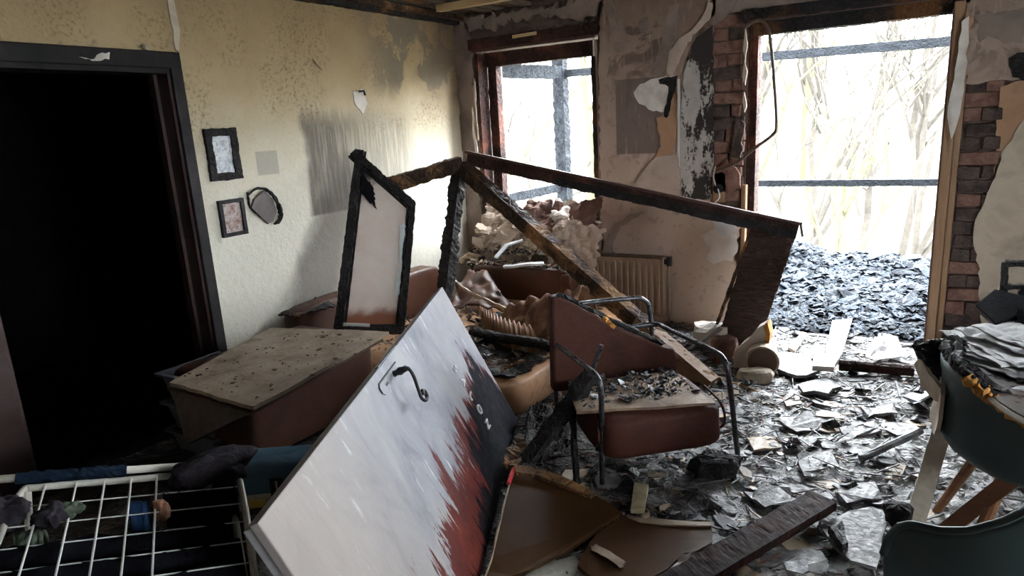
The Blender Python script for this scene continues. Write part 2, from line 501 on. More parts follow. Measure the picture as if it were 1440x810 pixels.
def mat_burnt_door():
    """door in its own frame: x from latch to hinge edge, y from bottom to top"""
    t = NT('scorched_door_paint')
    x, y, z = t.xyz()
    run = t.noise(5.2, 8, (.42, 2.4, 1), .5, .66)                  # runs across the leaf, the way the melt ran
    fine = t.noise(26, 6, (.35, 3.0, 1), .1)
    blot = t.noise(3.2, 8, (.7, 1.3, 1), .6, .68)
    def curve(pts):
        return t.ramp(t.math('DIVIDE', y, 2.0), [(a / 2.0, (b, b, b)) for a, b in pts])
    m = t.math('ADD', x, t.math('MULTIPLY', t.math('SUBTRACT', run, .5), .85))
    m = t.math('ADD', m, t.math('MULTIPLY', t.math('SUBTRACT', fine, .5), .30))
    m = t.math('ADD', m, t.math('MULTIPLY', t.math('SUBTRACT', t.noise(2.4, 3), .5), .35))
    mr = t.math('SUBTRACT', m, curve([(0, .60), (.5, .56), (.9, .50), (1.15, .46), (1.4, .42), (1.6, .36), (1.85, .34), (1.94, .55)]))
    mb = t.math('SUBTRACT', m, curve([(0, .98), (.6, .92), (.95, .74), (1.2, .60), (1.4, .50), (1.6, .40), (1.84, .34), (1.93, .56)]))
    grey = t.ramp(blot, [(.32, (.13, .135, .165)), (.45, (.24, .24, .275)), (.58, (.31, .305, .325)), (.72, (.37, .335, .325))])
    grey = t.mix(t.math('MULTIPLY', t.sm(y, .9, 0.1), .7), grey, (.40, .34, .295))
    sc = t.math('MULTIPLY', t.sm(t.noise(11, 8, (.30, 3.0, 1), .4, .7), .56, .63), t.sm(t.noise(3.1, 4), .48, .60))
    grey = t.mix(t.math('MULTIPLY', sc, .75), grey, (.62, .63, .65))
    red = t.ramp(t.noise(7, 5), [(.3, (.06, .009, .008)), (.6, (.13, .018, .011)), (.8, (.24, .045, .018))])
    red = t.mix(t.sm(y, .55, .0), red, (.36, .10, .03))
    fr = t.sm(mr, .0, .045)
    col = t.mix(fr, grey, red)
    bl = t.sm(mb, .0, .06)
    col = t.mix(bl, col, t.ramp(t.noise(20, 5), [(.3, (.008, .008, .011)), (.7, (.022, .023, .028))]))
    rough = t.math('ADD', t.math('MULTIPLY', fr, .15), t.sm(blot, .3, .7, .42, .55))
    return t.out(col, rough, t.math('ADD', run, fine), .16, .006, 0, t.sm(mb, -.02, .06, .26, .03))


DOORPAINT = mat_burnt_door()


def mat_back_plaster():
    t = NT('smoked_pink_plaster')
    x, y, z = t.xyz()
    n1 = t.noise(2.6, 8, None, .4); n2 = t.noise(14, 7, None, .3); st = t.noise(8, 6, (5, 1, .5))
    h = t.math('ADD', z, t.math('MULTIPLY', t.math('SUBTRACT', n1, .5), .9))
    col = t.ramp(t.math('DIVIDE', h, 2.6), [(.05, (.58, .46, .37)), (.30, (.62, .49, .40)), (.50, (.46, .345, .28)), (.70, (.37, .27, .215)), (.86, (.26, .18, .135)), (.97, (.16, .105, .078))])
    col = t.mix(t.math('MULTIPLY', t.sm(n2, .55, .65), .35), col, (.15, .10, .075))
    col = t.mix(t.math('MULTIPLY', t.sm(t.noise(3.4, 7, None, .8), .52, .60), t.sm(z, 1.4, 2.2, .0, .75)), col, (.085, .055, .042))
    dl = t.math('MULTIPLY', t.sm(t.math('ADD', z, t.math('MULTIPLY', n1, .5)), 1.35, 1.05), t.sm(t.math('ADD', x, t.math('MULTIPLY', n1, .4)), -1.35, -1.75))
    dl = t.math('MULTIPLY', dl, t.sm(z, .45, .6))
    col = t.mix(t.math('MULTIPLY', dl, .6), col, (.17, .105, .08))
    # darker rectangle that a hanging picture kept
    g = t.math('MULTIPLY', t.math('MULTIPLY', t.sm(x, -2.065, -2.055), t.sm(x, -1.70, -1.69, 1, 0)), t.math('MULTIPLY', t.sm(z, 1.335, 1.345), t.sm(z, 1.885, 1.895, 1, 0)))
    col = t.mix(t.math('MULTIPLY', g, .75), col, (.115, .085, .078))
    col = t.mix(t.math('MULTIPLY', t.sm(st, .56, .68), .25), col, (.58, .48, .40))
    return t.out(col, .8, t.math('ADD', n1, t.math('MULTIPLY', n2, .8)), .45, .012)


WALLBACK = mat_back_plaster()


def mat_column():
    t = NT('whitewash_with_soot')
    st = t.noise(7, 7, (2.2, 1, .7), .4); f = t.noise(40, 6, (1.5, 1, 1))
    x, y, z = t.xyz()
    k = t.math('ADD', st, t.math('MULTIPLY', t.math('SUBTRACT', f, .5), .45))
    k = t.math('ADD', k, t.math('MULTIPLY', t.sm(x, -1.50, -1.33), .16))
    k = t.math('ADD', k, t.math('MULTIPLY', t.sm(z, 1.75, 2.1), .22))
    k = t.math('ADD', k, t.math('MULTIPLY', t.sm(z, 1.25, 1.0), .10))
    col = t.mix(t.sm(k, .58, .66), t.ramp(t.noise(12, 5), [(.3, (.40, .36, .32)), (.7, (.56, .52, .48))]), (.03, .024, .022))
    return t.out(col, .85, f, .4, .01)


COLUMN = mat_column()


def mat_floor():
    t = NT('wet_fire_debris')
    x, y, z = t.xyz()
    n1 = t.noise(2.2, 8, None, .5); n2 = t.noise(11, 8, None, .6); n3 = t.noise(46, 6)
    # charred carpet (dark, reddish) under the armchair, washed pale ash towards the doorway
    d = t.math('ADD', t.math('ADD', t.math('MULTIPLY', x, .52), t.math('MULTIPLY', y, .20)), t.math('MULTIPLY', t.math('SUBTRACT', n1, .5), 1.1))
    pale = t.math('MULTIPLY', t.sm(d, -.05, .30), t.sm(t.noise(8, 8, None, .8), .36, .50))
    dark = t.ramp(n3, [(.3, (.012, .010, .010)), (.55, (.035, .024, .021)), (.75, (.085, .05, .042))])
    ash = t.ramp(t.noise(17, 7, None, .5), [(.28, (.07, .068, .066)), (.48, (.28, .275, .27)), (.7, (.50, .50, .50))])
    col = t.mix(pale, dark, ash)
    col = t.mix(t.math('MULTIPLY', t.sm(t.noise(6, 6), .55, .65), .55), col, (.16, .125, .09))
    col = t.mix(t.math('MULTIPLY', t.sm(n3, .6, .7), .35), col, (.40, .40, .41))
    return t.out(col, t.sm(n2, .35, .65, .28, .7), t.math('ADD', n2, t.math('MULTIPLY', n3, .7)), .9, .025, 0, .4)


FLOOR = mat_floor()
CHARCOAL = charmat('charcoal_heap_black', base=((.007, .009, .012), (.022, .026, .033)), ash=.0, scale=30, rough=(.5, .8), spec=.12)
CHARCOALGREY = charmat('charcoal_heap_grey', base=((.026, .033, .044), (.064, .078, .098)), ash=.0, scale=30, rough=(.5, .8), spec=.12)
OUTCHAR = charmat('weathered_char', base=((.006, .008, .010), (.018, .021, .026)), scale=26, rough=(.6, .85), spec=.15)
CINDER = charmat('wet_cinder', base=((.012, .012, .013), (.04, .038, .038)), scale=30, rough=(.35, .7), spec=.4)
SLABASH = M('mottled_ash', [(.04, .037, .035), (.12, .115, .11), (.22, .215, .21), (.34, .34, .34)], 13, 8, (.4, .75), .6, 45, spec=.35)

# ------------------------------------------------------------------ the room shell
XL, YB = -3.516, 4.99
XR, YF, ZC = 2.9, -1.9, 2.49
# balcony door opening and window opening in the back wall
DX0, DX1, DZ1 = -1.10, 0.15, 2.19
WX0, WX1, WZ0, WZ1 = -3.33, -2.21, 0.80, 2.25

struct('floor', bx(XL - .2, XR + .2, YF - .2, YB + .45, -.2, 0), SOOTBLACK)
ceil = struct('ceiling', bx(XL - .2, XR + .2, YF - .2, YB + .45, ZC + .09, ZC + .25), SOOTBLACK)
rb = random.Random(5)
SLAT = M('scorched_slat', [(.035, .025, .018), (.085, .062, .043), (.15, .115, .08)], 6, 6, (.6, .85), .3, 40, stretch=(6, 1, 6))
for i in range(17):                                   # charred ceiling slats running along the room
    x0 = XL + .06 + i * .125
    y0 = 3.0 + rb.uniform(-.3, .5)
    z0 = ZC + .02 + rb.uniform(-.006, .01)
    if i in (6, 11): continue
    mk('slat', jit(bx(x0, x0 + .095, y0, YB - .02, z0, z0 + .022), .004, rb), [SLAT, CHAR_TAN][i % 3 == 1], ceil)
for y0, z0, mm in ((4.36, ZC - .03, WOODPALE), (3.55, ZC - .01, CHAR_TAN)):
    mk('batten', jit(bx(XL + .3, -1.2, y0, y0 + .07, z0, z0 + .05), .004, rb), mm, ceil)

# left wall, with the doorway cut out (Y 1.30 .. 2.33, up to 2.0 m)
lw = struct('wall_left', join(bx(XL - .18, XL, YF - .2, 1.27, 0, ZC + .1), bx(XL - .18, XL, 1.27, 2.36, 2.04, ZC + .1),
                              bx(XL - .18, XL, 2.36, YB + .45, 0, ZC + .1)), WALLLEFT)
# peeling seam above the door and small torn spots
mk('plaster_flap', sidepoly(ragged([(2.385, 2.46), (2.41, 2.47), (2.425, 2.20), (2.40, 2.09), (2.38, 2.10)], .05, .006, rb), XL, .012), PLASTERCREAM, lw)
mk('plaster_hole', sidepoly(ragged([(2.20, 2.47), (2.41, 2.47), (2.41, 2.36), (2.33, 2.36), (2.25, 2.42)], .05, .008, rb), XL, .004), PLASTERGREY, lw)
mk('plaster_patch', sidepoly(ragged([(3.70, 1.90), (3.80, 1.92), (3.84, 1.82), (3.78, 1.74), (3.72, 1.80)], .03, .01, rb), XL, .006), PLASTERWHITE, lw)
mk('nail', tube([(XL, 3.765, 1.90), (XL + .05, 3.765, 1.90), (XL + .055, 3.77, 1.87)], .008, 6), IRON, lw)
mk('torn_flake', sheet([(XL + .004, 3.36, 2.10), (XL + .004, 3.41, 2.05), (XL + .03, 3.40, 2.03), (XL + .03, 3.36, 2.07)], 4, 4, .01, 3), PLASTERGREY, lw, solid=.004)

# dark hall beyond the doorway
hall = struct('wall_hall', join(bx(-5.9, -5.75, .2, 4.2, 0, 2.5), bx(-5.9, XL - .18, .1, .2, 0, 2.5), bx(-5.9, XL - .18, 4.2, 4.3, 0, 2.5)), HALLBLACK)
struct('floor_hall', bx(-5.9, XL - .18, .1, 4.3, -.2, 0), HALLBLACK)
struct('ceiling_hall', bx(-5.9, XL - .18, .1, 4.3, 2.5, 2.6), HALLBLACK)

mk('ceiling_edge_beam', beam((XL + .035, 2.9, ZC - .012), (XL + .035, YB, ZC - .012), .07, .05, seg=60, amp=.005, seed=2), CHAR_BROWN, ceil)
mk('ceiling_edge_beam', beam((XL + .12, 3.3, ZC + .0), (XL + .12, YB, ZC + .0), .05, .04, seg=60, amp=.005, seed=3), CHAR_TAN, ceil)
d1 = struct('door_1', bx(XL - .18, XL + .012, 1.295, 2.325, 1.975, 2.045), FRAMEBLACK)
mk('head_casing', bx(XL, XL + .028, 1.14, 2.39, 2.0, 2.085), FRAMEBLACK, d1, bevel=.006)
mk('side_casing', bx(XL, XL + .028, 2.325, 2.39, 0, 2.005), FRAMEBLACK, d1, bevel=.006)
mk('side_casing', bx(XL, XL + .028, 1.14, 1.295, 0, 2.005), JAMBBROWN, d1, bevel=.006)
mk('jamb', bx(XL - .18, XL + .005, 2.31, 2.36, 0, 2.0), JAMBBROWN, d1)
mk('jamb', bx(XL - .18, XL + .005, 1.265, 1.31, 0, 2.0), JAMBBROWN, d1)
mk('door_stop', bx(XL - .13, XL - .09, 2.29, 2.312, 0, 1.99), JAMBBROWN, d1)
mk('blister', sidepoly(ragged([(1.86, 2.035), (1.93, 2.03), (1.97, 2.06), (2.01, 2.065), (2.0, 2.03), (1.94, 2.02)], .02, .006, rb), XL + .028, .003), PLASTERWHITE, d1)
mk('knob_of_foam', chunk((XL + .02, 2.205, 2.10), (.03, .03, .03), 3), PLASTERCREAM, d1)

# back wall: sooted brick core with the two openings
bw = struct('wall_back', join(
    bx(XL - .2, WX0, YB + .04, YB + .45, -.2, ZC + .1), bx(WX0, WX1, YB + .04, YB + .45, -.2, WZ0), bx(WX0, WX1, YB + .04, YB + .45, WZ1, ZC + .1),
    bx(WX1, DX0, YB + .04, YB + .45, -.2, ZC + .1), bx(DX0, DX1, YB + .04, YB + .45, DZ1, ZC + .1), bx(DX1, XR + .2, YB + .04, YB + .45, -.2, ZC + .1)), MORTAR)
PT = .04


def plaster(name, pts, m, y=YB + .04, th=PT, step=.03, amp=.012, seed=1):
    return mk(name, wallpoly(ragged(pts, step, amp, random.Random(seed)), y, th), m, bw)


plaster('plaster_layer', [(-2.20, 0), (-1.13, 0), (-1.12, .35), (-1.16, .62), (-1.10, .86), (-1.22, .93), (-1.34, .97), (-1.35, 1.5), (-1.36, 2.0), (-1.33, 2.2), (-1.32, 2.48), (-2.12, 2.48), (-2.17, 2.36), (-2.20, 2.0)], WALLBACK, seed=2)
plaster('plaster_layer', [(XL, 0), (-3.37, 0), (-3.36, .8), (-3.38, 1.4), (-3.35, 1.75), (-3.37, 2.15), (-3.34, 2.3), (-3.42, 2.48), (XL, 2.48)], PLASTERGREY, seed=3)
plaster('plaster_layer', [(-3.35, 0), (-2.2, 0), (-2.2, .80), (-3.35, .79)], PLASTERGREY, seed=4)
plaster('plaster_layer', [(-3.42, 2.48), (-3.36, 2.37), (-3.22, 2.42), (-3.12, 2.36), (-2.98, 2.44), (-2.8, 2.40), (-2.6, 2.43), (-2.42, 2.37), (-2.2, 2.36), (-2.15, 2.48)], PLASTERGREY, seed=5, amp=.03)
plaster('plaster_layer', [(DX0 - .25, 2.26), (-.8, 2.24), (-.3, 2.27), (.1, 2.25), (.14, 2.48), (-1.3, 2.48)], PLASTERGREY, seed=6, amp=.02)
plaster('plaster_layer', [(0.163, 1.69), (0.324, 1.701), (0.441, 1.699), (0.519, 1.884), (0.418, 2.269), (0.128, 2.275), (0.158, 2.079)], WALLBACK, seed=7)
plaster('plaster_layer', [(0.463, 1.468), (0.42, 1.357), (0.373, 1.281), (0.358, 1.135), (0.315, 0.986), (0.277, 0.841), (0.283, 0.722), (0.319, 0.603), (0.347, 0.363), (0.399, 0.018), (1.212, -0.136), (1.157, 1.676)], PLASTERCREAM, seed=8, amp=.008)
plaster('bare_undercoat', [(0.335, 1.66), (0.442, 1.691), (0.575, 1.65), (0.496, 1.467), (0.422, 1.341), (0.362, 1.244), (0.35, 1.152), (0.339, 1.426)], PLASTERTAN, th=.028, seed=9, amp=.006)
# things peeling off the wall between window and door
plaster('whitewashed_strip', [(-1.334, 2.19), (-1.325, 1.796), (-1.315, 1.407), (-1.325, 0.993), (-1.546, 1.007), (-1.562, 1.339), (-1.547, 1.764), (-1.511, 1.993), (-1.442, 2.128)], COLUMN, y=YB, th=.012, seed=10, amp=.006)
plaster('peeled_plaster', [(-1.306, 2.353), (-1.324, 2.255), (-1.421, 2.184), (-1.511, 2.1), (-1.582, 1.953), (-1.613, 1.878), (-1.655, 1.921), (-1.634, 2.055), (-1.562, 2.134), (-1.481, 2.172), (-1.392, 2.273), (-1.364, 2.379)], PLASTERPINK, y=YB, th=.02, seed=11, amp=.012)
plaster('peeled_plaster', [(-1.912, 1.791), (-1.861, 1.848), (-1.741, 1.878), (-1.593, 1.886), (-1.635, 1.82), (-1.646, 1.671), (-1.699, 1.634), (-1.797, 1.66), (-1.869, 1.706)], PLASTERWHITE, y=YB, th=.008, seed=12, amp=.008)
plaster('charred_crack', [(-1.719, 1.867), (-1.582, 1.885), (-1.603, 1.778), (-1.635, 1.671), (-1.657, 1.591), (-1.678, 1.603), (-1.656, 1.722), (-1.645, 1.811), (-1.709, 1.836)], BLACK, y=YB, th=.014, seed=13, amp=.008)
plaster('torn_tan_layer', [(-1.738, 1.596), (-1.646, 1.601), (-1.593, 1.817), (-1.577, 1.667), (-1.593, 1.415), (-1.625, 1.339), (-1.701, 1.294), (-1.745, 1.306), (-1.701, 1.388), (-1.722, 1.492)], PLASTERTAN, y=YB, th=.012, seed=14, amp=.012)
plaster('hanging_sheet', [(-1.576, 1.334), (-1.56, 1.158), (-1.549, 0.98), (-1.668, 1.016), (-1.944, 1.091), (-1.874, 1.15), (-1.834, 1.214), (-1.783, 1.287), (-1.694, 1.317)], PLASTERPINK, y=YB, th=.03, seed=15, amp=.012)
plaster('peeled_plaster', [(-1.404, 0.724), (-1.31, 0.78), (-1.264, 0.803), (-1.141, 0.744), (-1.134, 0.629), (-1.168, 0.543), (-1.229, 0.55), (-1.302, 0.514), (-1.355, 0.554), (-1.324, 0.631)], PLASTERWHITE, y=YB, th=.012, seed=16, amp=.012)
plaster('peeled_plaster', [(-1.327, 0.843), (-1.244, 0.855), (-1.142, 0.795), (-1.212, 0.72), (-1.274, 0.76)], PAPERWHITE, y=YB, th=.025, seed=17, amp=.014)
plaster('crater', [(-1.872, 2.285), (-1.801, 2.315), (-1.77, 2.253), (-1.802, 2.199), (-1.856, 2.215)], PLASTERGREY, y=YB, th=.006, seed=18, amp=.01)
plaster('crater', [(-2.068, 2.159), (-1.967, 2.158), (-1.946, 2.096), (-2.047, 2.087)], PLASTERGREY, y=YB, th=.006, seed=19, amp=.01)
plaster('cracked_slab', [(-1.644, 2.352), (-1.567, 2.37), (-1.603, 2.11), (-1.698, 1.885), (-1.784, 1.902), (-1.697, 2.12)], PLASTERGREY, y=YB, th=.012, seed=20, amp=.008)
plaster('cracked_slab', [(-2.14, 2.456), (-2.083, 2.488), (-2.031, 2.324), (-1.944, 2.195), (-2.011, 2.183), (-2.088, 2.262)], PLASTERGREY, y=YB, th=.016, seed=21, amp=.008)
plaster('smoked_corner', [(0.179, 2.075), (0.403, 2.085), (0.421, 1.894), (0.329, 1.896), (0.251, 1.951), (0.213, 1.916)], PLASTERGREY, y=YB, th=.008, seed=22, amp=.014)
plaster('smoked_corner', [(0.357, 1.815), (0.456, 1.867), (0.474, 1.689), (0.386, 1.711)], BLACK, y=YB, th=.008, seed=23, amp=.012)
plaster('torn_tan_layer', [(0.132, 2.058), (0.17, 2.061), (0.161, 1.882), (0.156, 1.69), (0.134, 1.692)], PLASTERTAN, y=YB, th=.018, seed=24, amp=.012)
plaster('ragged_ledge', [(-2.26, 0.389), (-2.232, 0.485), (-2.139, 0.711), (-2.051, 0.816), (-1.955, 0.885), (-1.839, 0.909), (-1.897, 0.853), (-2.028, 0.783), (-2.103, 0.655), (-2.081, 0.563), (-2.182, 0.465)], PLASTERGREY, y=YB, th=.02, seed=25, amp=.01)


def bricks(x0, x1, z0, z1, mats, seed, course=.085, jag=.05, yf=YB):
    r = random.Random(seed)
    k = 0; z = z0
    while z + course * .7 < z1:
        off = (0, -.12)[k % 2]
        a = x0 + off + r.uniform(-.02, .02)
        xl = x0 + r.uniform(-jag, jag * .3); xr = x1 + r.uniform(-jag * .3, jag)
        while a < xr:
            b = a + .235 + r.uniform(-.012, .012)
            s, e = max(a, xl), min(b, xr)
            if e - s > .03:
                d = r.uniform(.003, .026)
                v = jit(bx(s + .003, e - .003, yf + d, yf + .06, z + .003, z + course - .004), .008, r)
                mk('brick', v, mats[r.randrange(len(mats))], bw, bevel=.006)
            a = b
        z += course; k += 1


bricks(-1.335, -1.135, .98, 2.44, [BRICK, BRICK, BRICKDARK], 31, jag=.03)
bricks(.165, .36, .02, 1.70, [BRICKDARK, BRICKDARK, BRICK, BRICKDARK], 33, jag=.01)

plaster('mortar_smear', [(-1.30, 1.06), (-1.20, 1.04), (-1.12, 1.08), (-1.14, 1.20), (-1.22, 1.28), (-1.29, 1.22)], BRICK, y=YB + .01, th=.035, seed=41, amp=.014)
plaster('mortar_smear', [(-1.34, 2.20), (-1.24, 2.24), (-1.16, 2.36), (-1.22, 2.47), (-1.34, 2.46)], PLASTERGREY, y=YB + .01, th=.03, seed=42, amp=.02)
plaster('mortar_smear', [(-1.20, 1.30), (-1.12, 1.28), (-1.10, 1.52), (-1.16, 1.56)], BRICKDARK, y=YB + .01, th=.03, seed=43, amp=.014)
# lintel boards over the window
mk('lintel_board', beam((WX0 - .03, YB - .0, 2.275), (WX1 + .02, YB - .0, 2.275), .06, .085, seed=3, amp=.005), CHAR_RED, bw)
mk('lintel_batten', beam((WX0, YB - .02, 2.222), (WX1 - .0, YB - .02, 2.222), .02, .022, seed=4, amp=.002), WOODFRAME, bw)
mk('bare_splinter', slab(wallpoly([(-2.92, 2.28), (-2.70, 2.285), (-2.70, 2.31), (-2.92, 2.305)], YB - .03, .006)[0][:4], (0, -.006, 0)), WOODPALE, bw)

# window: charred frame without glass, deep reveal
w1 = struct('window_1', bx(WX0 + .01, WX1 - .0, 5.13, 5.21, 2.10, 2.215), CHAR_RED)
mk('frame_stile', beam((-3.245, 5.17, .80), (-3.245, 5.17, 2.12), .08, .085, up=(1, 0, 0), seed=6, amp=.005), CHAR_RED, w1)
mk('frame_stile', beam((-2.285, 5.15, .80), (-2.285, 5.15, 2.12), .08, .05, up=(1, 0, 0), seed=7, amp=.006), CHAR_BROWN, w1)
mk('frame_sill', beam((-3.28, 5.17, .83), (-2.24, 5.17, .83), .08, .07, seed=8, amp=.006), CHAR_BROWN, w1)
mk('reveal_board', jit(bx(WX0, WX0 + .03, YB + .02, 5.14, .8, 2.2), .006, rb), CHAR_RED, w1)
mk('reveal_board', jit(bx(WX1 - .02, WX1, YB + .03, 5.40, .8, 2.2), .006, rb), PLASTERGREY, w1)
mk('window_board', jit(bx(WX0, WX1, YB - .03, 5.42, .765, .80), .006, rb), PLASTERGREY, w1)
mk('hanging_strip', sheet([(-3.372, YB - .02, 1.75), (-3.36, YB - .02, 1.75), (-3.30, YB - .06, 1.22), (-3.36, YB - .02, 1.22)], 4, 14, .025, 9, .1), PLASTERWHITE, w1, solid=.004)
mk('hanging_strip', sheet([(-3.345, YB - .01, 2.0), (-3.325, YB - .01, 2.0), (-3.31, YB - .03, 1.5), (-3.34, YB - .01, 1.5)], 4, 14, .02, 11, .1), PLASTERCREAM, w1, solid=.004)
mk('cover_strip', bx(-2.232, -2.222, YB - .012, YB, 2.08, 2.26), WHITEPLASTIC, w1)

# balcony door opening: charred frame, no leaf left
d2 = struct('door_2', beam((DX0, 5.10, 2.145), (DX1, 5.10, 2.145), .09, .085, seed=12, amp=.005), CHAR_BROWN)
mk('frame_stile', beam((-1.072, 5.10, .0), (-1.072, 5.10, 2.14), .09, .06, up=(1, 0, 0), seed=13, amp=.004, seg=60), CHAR_RED, d2)
mk('frame_stile', beam((.098, 5.10, .0), (.098, 5.10, 2.14), .09, .045, up=(1, 0, 0), seed=14, amp=.003, seg=60), WOODFRAME, d2)
mk('casing', bx(.072, .128, YB - .01, YB + .06, 0, 2.16), WOODTAN, d2, bevel=.006)
mk('casing', bx(.128, .165, YB + .005, YB + .05, 0, 2.15), WOODTAN, d2, bevel=.006)
mk('casing_bead', bx(.065, .074, YB - .014, YB + .02, .02, 2.12), WOODFRAME, d2)
mk('casing', bx(-1.118, -1.085, YB - .005, YB + .06, 0, 1.10), WOODTAN, d2, bevel=.006)
mk('inner_lining', bx(DX0 - .01, DX0 + .012, YB + .05, 5.42, 0, 2.15), CHAR_RED, d2)
mk('inner_lining', bx(DX1 - .01, DX1 + .01, YB + .12, 5.42, 0, 2.15), PLASTERGREY, d2)
mk('head_board', beam((DX0 - .03, YB + .01, 2.225), (DX1 + .08, YB + .01, 2.225), .07, .075, seed=15, amp=.005), CHAR_BROWN, d2)
mk('head_batten', bx(DX0, DX1, YB - .025, YB - .005, 2.183, 2.195), WOODFRAME, d2)
mk('threshold', jit(bx(DX0, DX1, 5.02, 5.40, 0, .03), .006, rb), ASHGREY, d2)
mk('plaster_strip', wallpoly(ragged([(0.112, 2.042), (0.148, 2.069), (0.156, 1.762), (0.148, 1.519), (0.116, 1.371), (0.083, 1.564), (0.103, 1.726)], .05, .008, rb), YB - .01, .025), PLASTERWHITE, d2)
for k, q in enumerate(([(-1.111, 2.145), (-1.095, 2.053), (-1.106, 1.927), (-1.122, 2.011)], [(-1.112, 1.946), (-1.091, 1.87), (-1.103, 1.779), (-1.123, 1.836)], [(-1.107, 1.732), (-1.091, 1.637), (-1.104, 1.6), (-1.12, 1.677)])):
    mk('plaster_crumb', wallpoly(ragged(q, .03, .003, rb), YB - .005, .02), PLASTERCREAM, d2)

# the other two walls, behind and to the right of the viewer
RY0, RY1, RZ0, RZ1 = .7, 1.9, .95, 2.1               # unseen window opening, added in the right wall to brighten the back wall
struct('wall_right', join(bx(XR, XR + .3, YF - .2, RY0, 0, ZC + .1), bx(XR, XR + .3, RY1, YB + .45, 0, ZC + .1),
                          bx(XR, XR + .3, RY0, RY1, 0, RZ0), bx(XR, XR + .3, RY0, RY1, RZ1, ZC + .1)), PLASTERCREAM)
struct('wall_front', bx(XL - .2, XR + .3, YF - .3, YF, 0, ZC + .1), PLASTERGREY)
struct('baseboard_left', bx(XL, XL + .02, 2.40, YB, 0, .09), JAMBBROWN)

# wall fittings: white trunking, bare cable, hanging socket
tr = thing('cable_trunking', bx(-1.575, -1.558, YB - .022, YB - .008, .95, 1.86), WHITEPLASTIC, 'thin white cable trunking hanging down the wall between window and balcony door', 'trunking')
sk = root('socket_outlet', 'burnt-out socket with dangling wires on bricks left of the balcony door', 'socket', (-1.27, YB - .03, 1.02))
mk('mounting_board', bx(-1.315, -1.225, YB - .025, YB - .0, .98, 1.19), WOODTAN, sk)
mk('socket_box', tube([(-1.27, YB - .03, 1.08), (-1.27, YB - .055, 1.08)], .035, 12), IRON, sk)
mk('wire', tube([(-1.27, YB - .05, 1.08), (-1.25, YB - .08, 1.02), (-1.29, YB - .07, .97), (-1.27, YB - .06, .92)], .005, 6, 5), WHITEPLASTIC, sk)
mk('wire', tube([(-1.28, YB - .05, 1.09), (-1.30, YB - .06, 1.16), (-1.29, YB - .05, 1.24)], .004, 6, 5), WHITEPLASTIC, sk)
thing('hanging_cable', tube([(-1.096, 2.148), (-1.015, 2.183), (-0.951, 2.123), (-0.919, 1.943), (-0.895, 1.716), (-0.879, 1.505), (-0.904, 1.441), (-1.012, 1.36), (-1.114, 1.276), (-1.21, 1.229), (-1.269, 1.21)]and [(p[0], 4.9, p[1]) for p in [(-1.096, 2.148), (-1.015, 2.183), (-0.951, 2.123), (-0.919, 1.943), (-0.895, 1.716), (-0.879, 1.505), (-0.904, 1.441), (-1.012, 1.36), (-1.114, 1.276), (-1.21, 1.229), (-1.269, 1.21)]], .0105, 8, 5),
      COPPER, 'bare stiff brown cable looping down in front of the balcony door', 'cable')

# ------------------------------------------------------------------ outside: balcony, railing, hillside, trees
struct('floor_balcony', bx(-3.9, 2.2, YB + .45, 7.2, -.25, -.02), CHARCOALGREY)
rail_y = 6.9
rl = root('balcony_railing', 'charred timber balcony railing with corner post seen through both openings', 'railing', (-3.5, rail_y, 0))
mk('post', beam((-3.49, rail_y, -.02), (-3.49, rail_y, 2.6), .13, .13, up=(1, 0, 0), seed=21, amp=.012, seg=90), OUTCHAR, rl)
mk('lower_rail', beam((-2.4, rail_y, .925), (2.2, rail_y, .92), .05, .058, seed=22, amp=.004, seg=90), OUTCHAR, rl)
mk('upper_rail', beam((-3.6, rail_y, 2.12), (2.2, rail_y, 2.04), .06, .075, seed=23, amp=.005, seg=110), OUTCHAR, rl)
mk('side_rail', beam((-3.52, rail_y, .90), (-3.75, 5.4, .87), .07, .09, seed=24, amp=.010, seg=50), OUTCHAR, rl)
mk('side_rail', beam((-3.46, rail_y, 2.13), (-3.75, 5.4, 2.13), .08, .13, seed=25, amp=.010, seg=50), OUTCHAR, rl)
mk('roof_batten', slab([(-3.9, 6.2, 2.36), (-3.2, 6.75, 2.30), (-3.2, 6.85, 2.30), (-3.9, 6.3, 2.36)], (0, 0, .03)), WOODPALE, rl)
struct('ceiling_balcony', bx(-4.4, -3.28, 5.44, 6.75, 2.32, 2.38), PLASTERGREY)


def hp(x, y):
    """top of the charcoal heap"""
    e = noise.noise(Vector((x * 1.1, y * 1.3, 2.2))) * .07 + noise.noise(Vector((x * 4.2, y * 4.2, 5.2))) * .05 + noise.noise(Vector((x * 13, y * 13, 1.2))) * .022
    g = min(1, max(0, (y - 5.0) / .6)) * min(1, max(0, (7.25 - y) / .25))
    side = .16 * max(0, min(1, (-x - .75) / .25)) * min(1, max(0, (y - 6.2) / .4))
    return .015 + (.09 + e + .10 * max(0, min(1, (y - 5.3) / 1.4)) + side) * g


hv = grid(lambda u, v: (-3.6 + 4.6 * u, 5.05 + 2.2 * v, hp(-3.6 + 4.6 * u, 5.05 + 2.2 * v)), 150, 90)
tag(mk('charcoal_heap', hv, CHARCOAL, None, origin=(0, 0, 0)), 'bed of wet charcoal rubble covering the balcony floor', 'charcoal', kind='stuff')
ro = random.Random(77)


